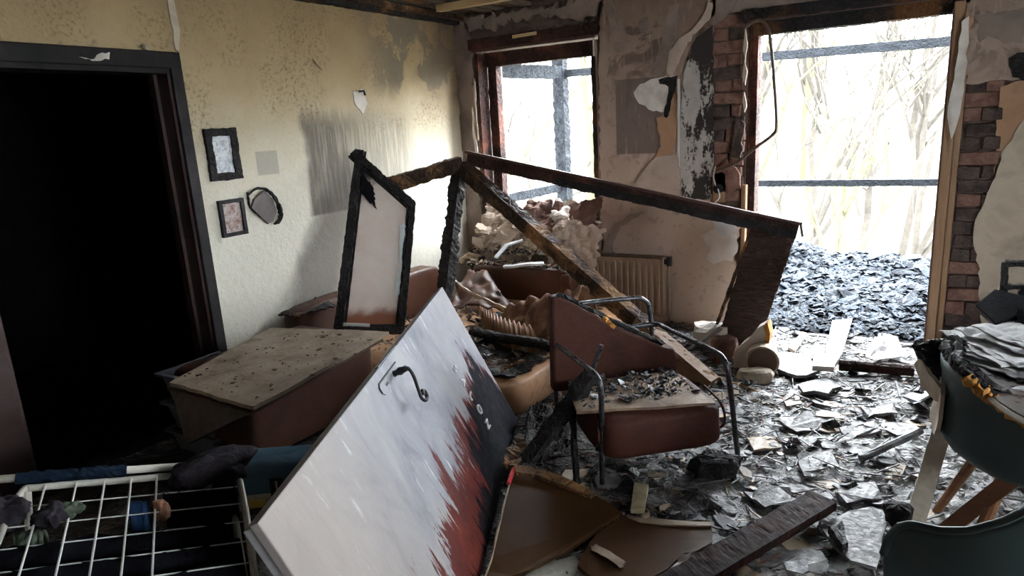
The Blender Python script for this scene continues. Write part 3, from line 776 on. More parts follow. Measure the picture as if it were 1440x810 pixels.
def octa(c, s, r, flat=.6):
    a = r.uniform(0, 6.28); ca, sa = math.cos(a), math.sin(a)
    tz = r.uniform(-.5, .5)
    V = []
    for p in ((1, 0, 0), (0, 1, 0), (-1, 0, 0), (0, -1, 0), (.3, .2, 1), (-.2, .1, -1), (.7, .7, .5), (-.7, -.6, .6)):
        q = [p[i] * s[i] * r.uniform(.7, 1.2) for i in range(3)]
        V.append(Vector((c[0] + q[0] * ca - q[1] * sa, c[1] + q[0] * sa + q[1] * ca, c[2] + q[2] * flat + q[0] * tz)))
    F = [(0, 6, 4), (6, 1, 4), (1, 2, 4), (2, 7, 4), (7, 3, 4), (3, 0, 4), (0, 1, 6), (2, 3, 7), (1, 0, 5), (2, 1, 5), (3, 2, 5), (0, 3, 5)]
    return V, F


VV, FF, MI = [], [], []
for i in range(8000):
    x = ro.uniform(-1.8, .5); y = ro.uniform(5.1, 7.2)
    if i % 6 == 0: x = ro.uniform(-3.5, -1.8)
    s = ro.uniform(.010, .036)
    v, f = octa((x, y, hp(x, y) + s * .3), (s * ro.uniform(1, 2), s, s), ro)
    n = len(VV); VV += v; FF += [tuple(k + n for k in q) for q in f]
    MI += [(0, 0, 1, 2)[ro.randrange(4)]] * len(f)
tag(mk('charcoal_bits', (VV, FF, MI), [CHARCOAL, CHARCOALGREY, CHARCOALGREY], None, origin=(0, 0, 0)), 'loose charcoal bits scattered over the balcony rubble', 'charcoal', kind='stuff')

HILLF = lambda x, y: -4.5 + max(0, (y - 11)) * .205 + 1.3 * noise.noise(Vector((x * .05, y * .05, .3)))
gv = grid(lambda u, v: (-75 + 120 * u, 7.6 + 60 * v, HILLF(-75 + 120 * u, 7.6 + 60 * v)), 80, 50)
struct('ground', gv, HILL, smooth=True)


def bare_tree(x, y, h, seed, m, lean=0, depth=4):
    r = random.Random(seed)
    parts = []
    z0 = HILLF(x, y) - .1

    def grow(p, d, L, rad, k):
        q1 = p + d * L * .5 + Vector((r.uniform(-.05, .05), r.uniform(-.05, .05), 0)) * L
        q2 = p + d * L + Vector((r.uniform(-.07, .07), r.uniform(-.07, .07), 0)) * L
        parts.append(tube([p, q1, q2], lambda t: rad * (1 - .4 * t), 5 if k < 2 else 4))
        if k >= depth: return
        for _ in range(r.choice((2, 3, 3)) if k else 4):
            t = r.uniform(.45, 1)
            s = p.lerp(q2, t)
            nd = (d + Vector((r.uniform(-.8, .8), r.uniform(-.8, .8), r.uniform(-.1, .5)))).normalized()
            grow(s, nd, L * r.uniform(.5, .7), rad * .5, k + 1)
    grow(Vector((x, y, z0)), Vector((lean, 0, 1)).normalized(), h * .45, h * .014, 0)
    return join(*parts)


trees = []
rt = random.Random(41)
spots = [(-1.0, 13, 8), (-2.2, 15, 9), (-.1, 14.5, 8.5), (-3.6, 17, 9), (-1.5, 18, 10), (-.6, 20, 10), (-4.6, 21, 10), (-2.6, 23, 10), (-.2, 24, 11), (-3.8, 26, 11), (-1.6, 28, 11), (-5.6, 27, 11),
         (-10.5, 15, 9), (-8.2, 14, 8), (-12.0, 19, 10), (-9.6, 21, 10)]
words = ['nearest bare tree behind the balcony heap, low in the doorway', 'bare forked tree left of centre beyond the balcony door', 'bare tree at the right jamb side beyond the balcony',
         'bare tree at the left frame side beyond the balcony', 'tall bare tree in the middle distance beyond the balcony door', 'thin bare tree right of centre on the slope beyond the balcony',
         'far bare tree by the left door frame on the slope', 'far bare tree left of centre high on the slope', 'far bare tree near the right door frame high on the slope',
         'hazy bare tree far up the slope, left part of the doorway', 'hazy bare tree far up the slope, centre of the doorway', 'hazy bare tree far up the slope, behind the left door frame',
         'bare tree on the slope seen through the window, left of the post', 'bare tree nearest the house seen through the window right of the post',
         'far bare tree seen through the window at its left edge', 'far bare tree seen through the window behind the corner post']
for i, (x, y, h) in enumerate(spots):
    thing('bare_tree', bare_tree(x + rt.uniform(-.3, .3), y, h, 100 + i, TWIGYELLOW if i % 3 == 0 else BARK, rt.uniform(-.12, .12)), TWIGYELLOW if i % 3 == 0 else BARK, words[i], 'tree', 'bare trees on the slope outside')
thing('leaning_branch', tube([(-6.2, 9.4, -1.5), (-5.9, 9.3, .4), (-5.35, 9.2, 1.15), (-4.75, 9.2, 1.75), (-4.2, 9.3, 2.3)], lambda t: .05 - .03 * t, 6, 5), TWIGYELLOW, 'thick leaning tree branch close outside the window', 'branch')

# ------------------------------------------------------------------ debris on the room floor
def fh(x, y):
    p = Vector((x, y, 0))
    e = noise.noise(p * 1.7) * .02 + abs(noise.noise(p * 5.2 + Vector((3, 1, 0)))) * .045 + noise.noise(p * 17) * .010 + abs(noise.noise(p * 38)) * .007
    return max(.004, .014 + e)


dv = grid(lambda u, v: (-3.5 + 5.2 * u, .9 + 4.12 * v, fh(-3.5 + 5.2 * u, .9 + 4.12 * v)), 300, 250)
tag(mk('floor_debris', dv, FLOOR, None, origin=(0, 0, 0)), 'wet trampled layer of ash and charred carpet over the floor', 'debris', kind='stuff')


def flake(c, s, th, r, tilt=.35, n=None):
    """flat broken chip"""
    n = n or r.choice((4, 5, 5, 6, 7))
    a0 = r.uniform(0, 6.28)
    nx, ny = r.uniform(-tilt, tilt), r.uniform(-tilt, tilt)
    el = r.uniform(.45, 1)
    ca, sa = math.cos(a0), math.sin(a0)
    T, B = [], []
    for k in range(n):
        a = 6.28 * k / n + r.uniform(-.3, .3)
        q = s * r.uniform(.65, 1.15)
        x0, y0 = math.cos(a) * q, math.sin(a) * q * el
        x, y = x0 * ca - y0 * sa, x0 * sa + y0 * ca
        z = x * nx + y * ny
        T.append(Vector((c[0] + x, c[1] + y, c[2] + z + th)))
        B.append(Vector((c[0] + x, c[1] + y, c[2] + z)))
    V = B + T
    F = [tuple(range(n, 2 * n)), tuple(range(n))[::-1]] + [(i, (i + 1) % n, (i + 1) % n + n, i + n) for i in range(n)]
    return V, F


def paleness(x, y):
    return .52 * x + .20 * y + 1.0 * noise.noise(Vector((x * 1.3, y * 1.3, 4)))


VV, FF, MI = [], [], []
rs = random.Random(9)
for i in range(11000):
    y = 1.3 + 3.75 * rs.random() ** .8
    x = rs.uniform(-1.9, 1.4)
    s = .006 + .026 * rs.random() ** 3.2
    k = paleness(x, y)
    if i % 5 == 0:                                   # little sticks and straws
        a = rs.uniform(0, 3.14); L = rs.uniform(.02, .09); w = rs.uniform(.0015, .004)
        c = Vector((x, y, fh(x, y) + .006)); d = Vector((math.cos(a), math.sin(a), rs.uniform(-.2, .25))) * L; e = Vector((-math.sin(a), math.cos(a), 0)) * w
        v = [c - d - e, c - d + e, c + d + e, c + d - e] + [q + Vector((0, 0, w * 1.6)) for q in (c - d - e, c - d + e, c + d + e, c + d - e)]
        f = CUBE
    else:
        v, f = flake((x, y, fh(x, y) + rs.uniform(-.003, .008)), s, rs.uniform(.002, .006), rs, .25)
    n = len(VV); VV += v; FF += [tuple(q + n for q in g) for g in f]
    w = k + rs.uniform(-.45, .45)
    MI += [0 if w > .6 else 1 if w > .3 else 2 if w > .2 else 3 if rs.random() < .9 else 4] * len(f)
tag(mk('floor_chips', (VV, FF, MI), [SLABASH, ASHGREY, TANFLAKE, CINDER, BRICK], None, origin=(0, 0, 0)), 'countless small chips, straws and cinders littering the wet floor', 'debris', kind='stuff')

def text_mesh(name, cu):
    t = bpy.data.objects.new(name, cu); COL.objects.link(t)
    me = bpy.data.meshes.new_from_object(t.evaluated_get(bpy.context.evaluated_depsgraph_get()))
    if not me.materials: me.materials.append(cu.materials[0])
    o = bpy.data.objects.new(name, me); COL.objects.link(o)
    bpy.data.objects.remove(t)
    o.name = name
    return o


# larger loose pieces, one by one
zones = [(-.75, .15, 2.05, 2.55, 'beside the dark diagonal plank'), (-.45, .12, 2.75, 3.35, 'between armchair and teal chairs'),
         (-.55, .10, 3.35, 3.95, 'in the middle of the floor'), (-.60, .15, 3.95, 4.55, 'just inside the balcony door'),
         (-.95, .12, 4.6, 5.25, 'on the balcony threshold'), (-1.30, -.62, 2.05, 2.75, 'on carpet before the armchair'), (-1.35, -.75, 3.3, 4.1, 'behind the armchair')]
kinds = [('plaster_flake', 'mottled pale plaster flake', SLABASH, 'flake', .04, .10, .008), ('ash_flake', 'grey ash-coated slab fragment', ASHGREY, 'flake', .04, .09, .014),
         ('tan_fragment', 'tan scorched board fragment', TANFLAKE, 'fragment', .035, .09, .010), ('cinder_lump', 'black cinder lump', CINDER, 'cinder', .022, .05, .02)]
rz = random.Random(21)
for zi, (x0, x1, y0, y1, zw) in enumerate(zones):
    for ki, (nm, lb, mm, ct, s0, s1, th) in enumerate(kinds):
        for j in range((6, 5, 4, 4)[ki]):
            x, y = rz.uniform(x0, x1), rz.uniform(y0, y1)
            s = rz.uniform(s0, s1)
            z = fh(x, y) + .004
            if ct == 'cinder': v = octa((x, y, z + s * .4), (s * 1.3, s, s), rz, .7)
            else: v = flake((x, y, z), s, rz.uniform(.5, 1.2) * th, rz, .10, rz.choice((6, 7, 8)))
            thing(nm, v, mm, '%s lying %s' % (lb, zw), ct, '%ss %s' % (lb, zw))
for j in range(50):                                    # bigger lumps on the balcony
    x, y = rz.uniform(-1.35, .3), rz.uniform(5.5, 7.0); s = rz.uniform(.04, .085)
    thing('charcoal_lump', octa((x, y, hp(x, y) + s * .3), (s * 1.5, s, s), rz, .6), CHARCOALGREY if j % 3 else CHARCOAL, 'charred timber lump on the heap outside the balcony door', 'charcoal lump', 'charred lumps on the balcony heap')

# ------------------------------------------------------------------ the fallen door
dN = Vector((0.8382, 0.3526, 0.4159)); dT = Vector((0.3646, 0.2048, -0.9084)); dU = Vector((-0.4055, 0.9131, 0.0431)); dB = Vector((-1.265, .871, .742))
DM = Matrix(((dT.x, dU.x, dN.x, dB.x), (dT.y, dU.y, dN.y, dB.y), (dT.z, dU.z, dN.z, dB.z), (0, 0, 0, 1)))
dr = root('fallen_door', 'scorched grey interior door fallen on its long edge, black and red burns, scroll handle', 'door', (0, 0, 0), None, DM)
W_, H_ = .82, 1.97
mk('door_leaf', bx(0, W_, 0, H_, -.026, 0), DOORPAINT, dr, local=True, bevel=.003)
mk('rebate_core', bx(.008, W_ - .014, .004, H_ - .014, -.052, -.026), M('door_edge', [(.30, .29, .31), (.46, .45, .47)], 8, 5, (.4, .6), .1), dr, local=True, bevel=.002)
LOCKM = M('lock_plate_steel', [(.05, .05, .055), (.14, .14, .15)], 12, 4, (.3, .5), .1, metal=.6)
mk('lock_faceplate', bx(-.003, .004, .92, 1.14, -.019, -.004), LOCKM, dr, local=True)
lp = mk('handle_plate', slab([(.040, .845, .0), (.052, .835, 0), (.072, .835, 0), (.084, .845, 0), (.084, 1.055, 0), (.072, 1.065, 0), (.052, 1.065, 0), (.040, 1.055, 0)], (0, 0, .005)), DOORPAINT, dr, local=True, bevel=.002)
mk('keyhole', bx(.057, .067, .885, .91, .0045, .0065), IRON, lp, local=True)
mk('plate_rim', tube([(.038, 1.05, .002), (.038, .848, .002), (.050, .834, .002), (.070, .834, .002)], .0035, 6), IRON, lp, local=True)
mk('lever', join(tube([(.062, .985, .004), (.062, .985, .060)], lambda t: .013 - .003 * math.sin(t * 9), 10, 4),
                 tube([(.062, .985, .055), (.066, .988, .064), (.10, .990, .066), (.15, .975, .062), (.185, .965, .060), (.205, .985, .060), (.202, 1.012, .060), (.180, 1.016, .060), (.172, .998, .060), (.184, .990, .060)],
                      lambda t: .0065 + .006 * max(0, t - .45), 8, 5)), IRON, dr, local=True, smooth=True)
for k, (ch, lx, ly) in enumerate((('S', .302, 1.544), ('A', .376, 1.552), ('L', .452, 1.548), ('O', .532, 1.556), ('N', .611, 1.548))):
    cu = bpy.data.curves.new('letter', 'FONT')
    cu.body = ch; cu.size = .062; cu.extrude = .003; cu.bevel_depth = .0006; cu.align_x = 'CENTER'; cu.align_y = 'CENTER'
    cu.materials.append(M('letter_smoked_%s' % 'abcde'[k], [(.30, .29, .29), (.55, .54, .54), (.66, .65, .65)], 40, 4, (.4, .6), .1))
    o = text_mesh('letter', cu); o.parent = dr
    o.location = (lx, ly, .004); o.rotation_euler = (0, 0, (.06, -.12, .2, 0, -.1)[k])

# ------------------------------------------------------------------ pictures on the left wall
def picture(name, label, ys, zs, fw, ms, mph, seed, chew):
    """hung frame on the left wall: ys = near/far Y, zs = bottom/top Z"""
    (y0, y1), (z0, z1) = ys, zs
    p = root(name, label, 'picture', (XL, (y0 + y1) / 2, z0), 'small pictures on the left wall')
    x = XL + .012
    mk('frame_rail', beam((x, y0, z1 - fw / 2), (x, y1, z1 - fw / 2), .024, fw, seed=seed, amp=chew, seg=26), ms, p)
    mk('frame_rail', beam((x, y0, z0 + fw / 2), (x, y1, z0 + fw / 2), .024, fw, seed=seed + 1, amp=chew, seg=26), ms, p)
    mk('frame_stile', beam((x, y0 + fw / 2, z0), (x, y0 + fw / 2, z1), .024, fw, up=(0, 1, 0), seed=seed + 2, amp=chew, seg=34), ms, p)
    mk('frame_stile', beam((x, y1 - fw / 2, z0), (x, y1 - fw / 2, z1), .024, fw, up=(0, 1, 0), seed=seed + 3, amp=chew, seg=34), ms, p)
    mk('photo', bx(XL + .003, XL + .010, y0 + fw * .8, y1 - fw * .8, z0 + fw * .8, z1 - fw * .8), mph, p)
    return p


picture('framed_photo', 'larger upright photo in a knobbly charred black frame beside the doorway', (2.468, 2.676), (1.387, 1.68), .042, BLACK, PHOTO, 51, .006)
p2 = picture('framed_photo', 'smaller reddish photo in a dark thin frame below the larger one', (2.487, 2.658), (1.057, 1.273), .022, FRAMEBLACK, PHOTORED, 61, .0015)
p3 = root('burnt_picture', 'curled burnt picture hanging askew with a blackened chewed edge', 'picture', (XL, 2.8, 1.07), 'small pictures on the left wall')
mk('picture_plate', sidepoly([(2.705, 1.205), (2.735, 1.255), (2.815, 1.30), (2.87, 1.24), (2.89, 1.16), (2.85, 1.10), (2.81, 1.095)], XL + .006, .018), M('scorched_plate', [(.07, .055, .05), (.13, .10, .09)], 9, 5, (.35, .6), .15), p3)
mk('burnt_edge', tube([(XL + .018, 2.70, 1.285), (XL + .02, 2.76, 1.315), (XL + .03, 2.83, 1.30), (XL + .03, 2.89, 1.23), (XL + .03, 2.91, 1.15), (XL + .03, 2.89, 1.10), (XL + .03, 2.85, 1.085)], lambda t: .006 + .014 * t * math.sin(t * 3.1), 8, 5, .35, random.Random(4)), BLACK, p3)
mk('burnt_edge', tube([(XL + .012, 2.70, 1.30), (XL + .015, 2.698, 1.25), (XL + .015, 2.703, 1.21), (XL + .015, 2.76, 1.15), (XL + .015, 2.815, 1.095)], .007, 6, 4, .3, random.Random(5)), BLACK, p3)

# ------------------------------------------------------------------ frame panel with slanted top leaning on the left wall
bl, br, trr, tll = Vector((-3.158, 2.919, .38)), Vector((-2.826, 3.213, .33)), Vector((-2.994, 3.654, 1.114)), Vector((-3.400, 3.549, 1.494))
lp_ = root('framed_board', 'pinkish panel with slanted top in a charred black frame leaning on the left wall', 'panel', bl)
pn = (br - bl).cross(tll - bl).normalized()
for a, b, w_, sd in ((bl, tll, .055, 71), (tll, trr, .05, 72), (trr, br, .04, 73), (br, bl, .04, 74)):
    cen = (bl + br + trr + tll) / 4
    inn = (cen - (a + b) / 2); inn -= (b - a).normalized() * inn.dot((b - a).normalized()); inn.normalize()
    f_ = mk('frame_bar', beam(a + inn * w_ / 2, b + inn * w_ / 2, w_, .045, up=pn, seg=70, amp=.008, seed=sd), BLACK, lp_)
    mk('inner_bead', beam(a + inn * (w_ + .012), b + inn * (w_ + .012), .016, .02, up=pn, seg=40, amp=.002, seed=sd + 5), BLACK, f_)
q = [bl.lerp(cen, .06), br.lerp(cen, .06), trr.lerp(cen, .06), tll.lerp(cen, .06)]
PANELM = NT('pink_panel_board')
_n = PANELM.noise(2.2, 5, None, .5); _x, _y, _z = PANELM.xyz()
_c = PANELM.ramp(_n, [(.3, (.64, .50, .43)), (.5, (.79, .66, .59)), (.7, (.83, .74, .68))])
_c = PANELM.mix(PANELM.sm(PANELM.math('ADD', _z, PANELM.math('MULTIPLY', _n, .25)), .27, .19), _c, (.27, .10, .05))
_c = PANELM.mix(PANELM.sm(PANELM.math('ADD', _z, PANELM.math('MULTIPLY', _n, -.7)), .52, .66), _c, (.05, .04, .04))
PANELM = PANELM.out(_c, .45, PANELM.noise(40, 5), .1, .004)
mk('panel_board', slab(q, pn * -.012), PANELM, lp_)
e1 = trr.lerp(br, .16); e2 = trr.lerp(br, .75)
inn = (bl - br).normalized()
PALETRIM = M('melted_white_trim', [(.66, .70, .70), (.80, .84, .84)], 9, 4, (.4, .6), .1)
mk('melted_trim', sheet([e1 + inn * .055 + pn * .012, e1 + inn * .10 + pn * .012, trr.lerp(br, .50) + inn * .07 + pn * .012, trr.lerp(br, .50) + inn * .055 + pn * .012], 3, 14, .012, 5, .25), PALETRIM, lp_, solid=.004)
mk('melted_trim', sheet([trr.lerp(br, .52) + inn * .055 + pn * .012, trr.lerp(br, .52) + inn * .08 + pn * .012, trr.lerp(br, .72) + inn * .085 + pn * .012, trr.lerp(br, .72) + inn * .055 + pn * .012], 3, 10, .008, 6, .2), PALETRIM, lp_, solid=.004)
mk('bottom_trim', beam(bl.lerp(br, .1) + (tll - bl) * .045 + pn * .014, bl.lerp(br, .5) + (tll - bl) * .04 + pn * .014, .008, .02, up=(0, 0, 1), seg=12, amp=.002), PALETRIM, lp_)
mk('soot_curl', sheet([tll.lerp(trr, .16) + (bl - tll) * .10 + pn * .01, tll.lerp(trr, .34) + (bl - tll) * .12 + pn * .01, tll.lerp(trr, .42) + (bl - tll) * .22 + pn * .05, tll.lerp(trr, .14) + (bl - tll) * .2 + pn * .02], 8, 8, .03, 8, .2), CLOTHBLACK, lp_, solid=.003)

# ------------------------------------------------------------------ collapsed charred timbers
J = Vector((-2.93, 4.15, 1.35))
thing('charred_beam', beam((-2.93, 4.13, 1.33), (-1.01, 3.79, .05), .10, .095, seg=110, amp=.009, seed=81, chew=.12), CHAR_TAN, 'long charred beam sloping from the room corner down to the floor behind the armchair', 'beam', 'collapsed charred timbers')
bmx = bpy.data.objects['charred_beam']
mk('bare_end', beam((-1.49, 3.875, .36), (-1.0, 3.788, .045), .104, .10, seg=30, amp=.003, seed=80), M('bare_timber', [(.16, .085, .04), (.30, .18, .095), (.21, .12, .06)], 6, 6, (.5, .75), .3, 30, stretch=(1, 6, 6)), bmx)
rail = root('charred_rail', 'long dark grooved rail spanning from the corner to the leaning burnt plank', 'rail', (-2.9, 4.2, .85), 'collapsed charred timbers')
ra, rb_ = Vector((-2.93, 4.24, 1.385)), Vector((-.655, 4.46, .87))
mk('rail_body', beam(ra, rb_, .06, .095, seg=120, amp=.006, seed=82), CHAR_RED, rail)
mk('top_strip', beam(ra + Vector((0, -.035, .048)), rb_ + Vector((.03, -.035, .048)), .03, .018, seg=80, amp=.002, seed=83), WOODFRAME, rail)
mk('charred_underside', beam(ra.lerp(rb_, .30) + Vector((0, -.03, -.02)), rb_ + Vector((0, -.03, -.02)), .02, .055, seg=80, amp=.010, seed=84), BLACK, rail)
mk('end_pin', tube([rb_ + Vector((.02, -.035, .05)), rb_ + Vector((.035, -.04, -.03))], .008, 6), IRON, rail)
thing('charred_beam', beam((-2.92, 4.13, 1.35), (-3.30, 3.74, 1.235), .115, .105, seg=50, amp=.010, seed=85, chew=.1), CHAR_TAN, 'short charred beam stub pointing from the corner towards the framed panel', 'beam', 'collapsed charred timbers')
thing('charred_post', beam((-2.935, 4.12, 1.31), (-2.985, 3.86, .36), .105, .09, up=(1, 0, 0), seg=90, amp=.014, seed=86, chew=.3), BLACK, 'black charred post standing between the framed panel and the window', 'post', 'collapsed charred timbers')
E_ = [(-.94, 4.55, .88), (-.665, 4.53, .85), (-.875, 4.62, .12), (-1.19, 4.62, .06)]
pa, pb = Vector((-.80, 4.52, .875)), Vector((-1.03, 4.60, .06))
pk = thing('burnt_plank', beam(pa, pb, .075, .265, up=(1, 0, .28), seg=80, amp=.012, seed=87, cs=10), CHAR_POST, 'thick scaly burnt plank leaning upright at the left side of the balcony door', 'plank', 'collapsed charred timbers')
mk('plank_edge', beam(pa + Vector((-.13, -.02, .02)), pb + Vector((-.145, -.02, .10)), .05, .02, up=(1, 0, .28), seg=60, amp=.006, seed=88), CHAR_TAN, pk)

# ------------------------------------------------------------------ radiator under the window
rd = root('radiator', 'scorched ribbed panel radiator on the back wall below the window', 'radiator', (-2.4, 4.9, .1))
RX0, RX1, RZ0_, RZ1_ = -3.2, -1.665, .10, .555
mk('panel', bx(RX0, RX1, 4.875, 4.905, RZ0_, RZ1_), RADIATOR, rd, bevel=.008)
nr = 30
for i in range(nr):
    xx = RX0 + .03 + (RX1 - RX0 - .06) * i / (nr - 1)
    mk('rib', jit(bx(xx - .015, xx + .015, 4.862, 4.878, RZ0_ + .03, RZ1_ - .03), 0, rz), RADIATOR, rd, bevel=.006)
mk('top_grille', bx(RX0, RX1, 4.87, 4.955, RZ1_, RZ1_ + .012), BOARDBROWN, rd)
mk('end_cover', bx(RX1, RX1 + .010, 4.868, 4.96, RZ0_, RZ1_ + .012), RADIATOR, rd)
mk('bracket', bx(-2.0, -1.97, 4.905, 4.99, .3, .5), IRON, rd)
mk('valve', join(tube([(RX1 + .005, 4.91, .53), (RX1 + .05, 4.91, .53)], .02, 10), tube([(RX1 + .045, 4.91, .50), (RX1 + .045, 4.91, .57)], .022, 10)), IRON, rd)
mk('pipe', tube([(RX1 + .035, 4.92, .52), (RX1 + .035, 4.94, .02)], .010, 8), RADIATOR, rd)

# ------------------------------------------------------------------ corner sofa under the wreckage
so = root('corner_sofa', 'burnt brown leatherette corner sofa along the left wall under the wreckage', 'sofa', (-2.7, 3.4, 0))
mk('seat_platform', cushion(-2.53, 3.72, .135, 1.46, 1.74, .23, .22, 40, 16), LEATHERTAN, so, smooth=True)
mk('far_backrest', cushion(-2.70, 4.56, .27, .90, .16, .48, .2, 40, 16, .012, 2), LEATHER, so, smooth=True)
mk('far_armrest', cushion(-2.285, 4.55, .26, .09, .17, .45, .25, 24, 12, .006, 3), LEATHER, so, smooth=True)
mk('near_section', cushion(-2.99, 2.34, .265, .60, .90, .43, .14, 48, 18, .012, 5, None, 5), LEATHER, so, smooth=True)
mk('wall_backrest', cushion(-3.40, 3.55, .30, .16, 1.5, .50, .2, 40, 16, .012, 6), LEATHER, so, smooth=True)
def pleats(u, v):
    x = -2.62 + .62 * u; y = 3.80 - .30 * u - .1 * math.sin(3 * u)
    a = math.pi * (.05 + .92 * v)
    rr = .13 + .02 * math.sin(u * 3.1)
    w = .012 * math.sin(u * 95) * math.sin(a)
    return (x + .10 * math.cos(a), y - (rr + w) * math.cos(a), .245 + (rr * 1.0 + w) * math.sin(a))
mk('pleated_bolster', grid(pleats, 110, 14), LEATHERTAN, so, smooth=True)
mk('charred_seat_top', sheet([(-1.86, 2.98, .255), (-1.83, 3.6, .255), (-2.5, 4.1, .26), (-2.5, 2.95, .26)], 30, 24, .03, 14, .06, 9), CHAR_BROWN, so, solid=.01)
# seat cover torn up into a crumpled ridge
def ridge(u, v):
    x = -2.32 + .52 * u; y = 3.45 + .45 * v + .1 * u
    h = .25 + .34 * math.sin(math.pi * min(1, v * 1.0)) ** .8 * (.45 + .55 * u) + .06 * noise.noise(Vector((u * 5, v * 5, 3))) + .03 * noise.noise(Vector((u * 14, v * 6, 3))) + .006 * math.sin(u * 46 + v * 9)
    return (x + .05 * noise.noise(Vector((u * 4, v * 4, 8))), y, h)
mk('torn_seat_cover', grid(ridge, 60, 40), M('scorched_leatherette', [(.05, .022, .013), (.15, .07, .038), (.27, .14, .08), (.08, .036, .02)], 6, 7, (.5, .75), .4, 40, spec=.3), so, smooth=True, solid=.006)
mk('torn_backrest_cover', sheet([(-3.05, 4.0, .30), (-2.50, 4.05, .30), (-2.95, 4.42, .46), (-3.12, 4.38, .50)], 22, 18, .06, 24, .08, 6), LEATHER, so, smooth=True, solid=.006)
mk('cover_edge', tube([(-3.10, 3.95, .47), (-2.98, 3.98, .50), (-2.85, 4.0, .42), (-2.70, 4.02, .36), (-2.52, 4.02, .30), (-2.45, 4.02, .27)], .012, 6, 6, .3, rz), TANFLAKE, so)

sb = random.Random(61)
def lump(name, c, s, seed, m, label, cat='rubble', group='rubble on the window sill and sofa', rot=0, amp=.35):
    r = random.Random(seed)
    w, d, h = s[0] * .62, s[1] * .5, s[2] * .62
    ca, sa = math.cos(rot), math.sin(rot)
    q = [(c[0] + x * ca - y * sa, c[1] + x * sa + y * ca, c[2] + z) for x, y, z in ((-w, -d, -h * .6), (w, -d * .8, -h), (w * .8, d * .8, h * .9), (-w * .8, d, h))]
    return thing(name, sheet(q, 16, 14, .045, seed, .16, 11), m, label, cat, group, solid=.022)


# rubble on sill, radiator and sofa back
thing('plaster_sheet', sheet([(-2.56, 4.72, .50), (-2.16, 4.74, .46), (-2.08, 4.74, .80), (-2.46, 4.80, .86)], 26, 24, .05, 31, .12, 9), PLASTERPINK, 'large crumpled pale plaster sheet drooping over the radiator below the window', 'plaster', 'rubble on the window sill and sofa', solid=.015)
thing('plaster_sheet', sheet([(-2.42, 4.84, .80), (-2.20, 4.86, .84), (-2.14, 4.90, 1.02), (-2.44, 4.92, .96)], 14, 12, .03, 33, .10, 9), RUBBLEBROWN, 'brown-backed torn plaster sheet standing at the right end of the window sill', 'plaster', 'rubble on the window sill and sofa', solid=.012)
lump('rubble_lump', (-2.43, 4.82, .70), (.22, .16, .24), 41, RUBBLE, 'knobbly white lump beside the large crumpled plaster sheet')
lump('rubble_lump', (-2.66, 4.88, .86), (.30, .20, .20), 42, RUBBLEBROWN, 'brown rubble mound in the middle of the window sill', rot=.4)
lump('rubble_lump', (-2.86, 4.90, .84), (.26, .18, .14), 43, RUBBLE, 'pale rubble mound left of the middle of the window sill', rot=.9)
lump('rubble_lump', (-3.08, 4.86, .80), (.30, .20, .20), 44, RUBBLE, 'pale rubble mound in the left corner of the window sill', rot=.2)
lump('rubble_lump', (-2.52, 4.96, .88), (.20, .16, .16), 45, PLASTERWHITE, 'whitish plaster lump behind the beam on the sill', rot=.5)
lump('rubble_lump', (-2.30, 4.88, .82), (.18, .14, .14), 46, RUBBLEBROWN, 'small brown lump under the brown-backed torn sheet')
for k, (q, lbl, mm) in enumerate((
        ([(-3.28, 4.72, .60), (-3.05, 4.70, .58), (-3.02, 4.84, .76), (-3.22, 4.86, .80)], 'curled pale sheet leaning in the corner left of the radiator', RUBBLE),
        ([(-3.12, 4.74, .66), (-2.92, 4.70, .62), (-2.84, 4.82, .80), (-3.06, 4.86, .84)], 'folded pale sheet on the radiator below the left sill end', PLASTERPINK),
        ([(-2.98, 4.76, .56), (-2.72, 4.72, .54), (-2.66, 4.82, .68), (-2.88, 4.86, .74)], 'tan crumpled sheet on the radiator behind the sloping beam', TANFLAKE),
        ([(-2.80, 4.80, .70), (-2.62, 4.78, .66), (-2.58, 4.86, .82), (-2.76, 4.88, .86)], 'small brown sheet above the tan crumpled one', RUBBLEBROWN),
        ([(-3.34, 4.60, .50), (-3.20, 4.56, .48), (-3.16, 4.66, .56), (-3.32, 4.70, .58)], 'small tan chunk lying in the corner by the left wall', TANFLAKE))):
    thing('plaster_sheet', sheet(q, 12, 12, .045, 50 + k, .12, 10), mm, lbl, 'plaster', 'rubble on the window sill and sofa', solid=.012)
for k in range(26):
    x, y = sb.uniform(-3.3, -2.35), sb.uniform(4.72, 4.86)
    s = sb.uniform(.03, .07)
    thing('plaster_crumb', flake((x, y, sb.uniform(.60, .80) - .1 * (x > -2.6)), s, .012, sb, .9, 6), [RUBBLE, TANFLAKE, PLASTERPINK, RUBBLEBROWN][k % 4], 'small broken plaster crumb in the pile under the window', 'plaster', 'crumbs in the pile under the window')
WHITESTRIP = M('white_strip_plastic', [(.62, .64, .68), (.74, .76, .80)], 8, 4, (.35, .55), .1)
thing('white_strip', join(slab([(-2.93, 4.50, .575), (-2.88, 4.47, .575), (-2.84, 4.58, .66), (-2.89, 4.61, .66)], (0, 0, .012)), slab([(-2.89, 4.61, .66), (-2.84, 4.58, .66), (-2.72, 4.60, .70), (-2.74, 4.64, .70)], (0, 0, .012))), WHITESTRIP, 'bent white plastic strip on the rubble above the sofa back', 'strip', 'white plastic strips')
thing('white_strip', sheet([(-2.84, 4.50, .515), (-2.82, 4.45, .51), (-2.48, 4.50, .55), (-2.50, 4.545, .55)], 3, 12, .012, 7, .03), WHITESTRIP, 'straight white plastic strip lying along the top of the sofa back', 'strip', 'white plastic strips', solid=.018)
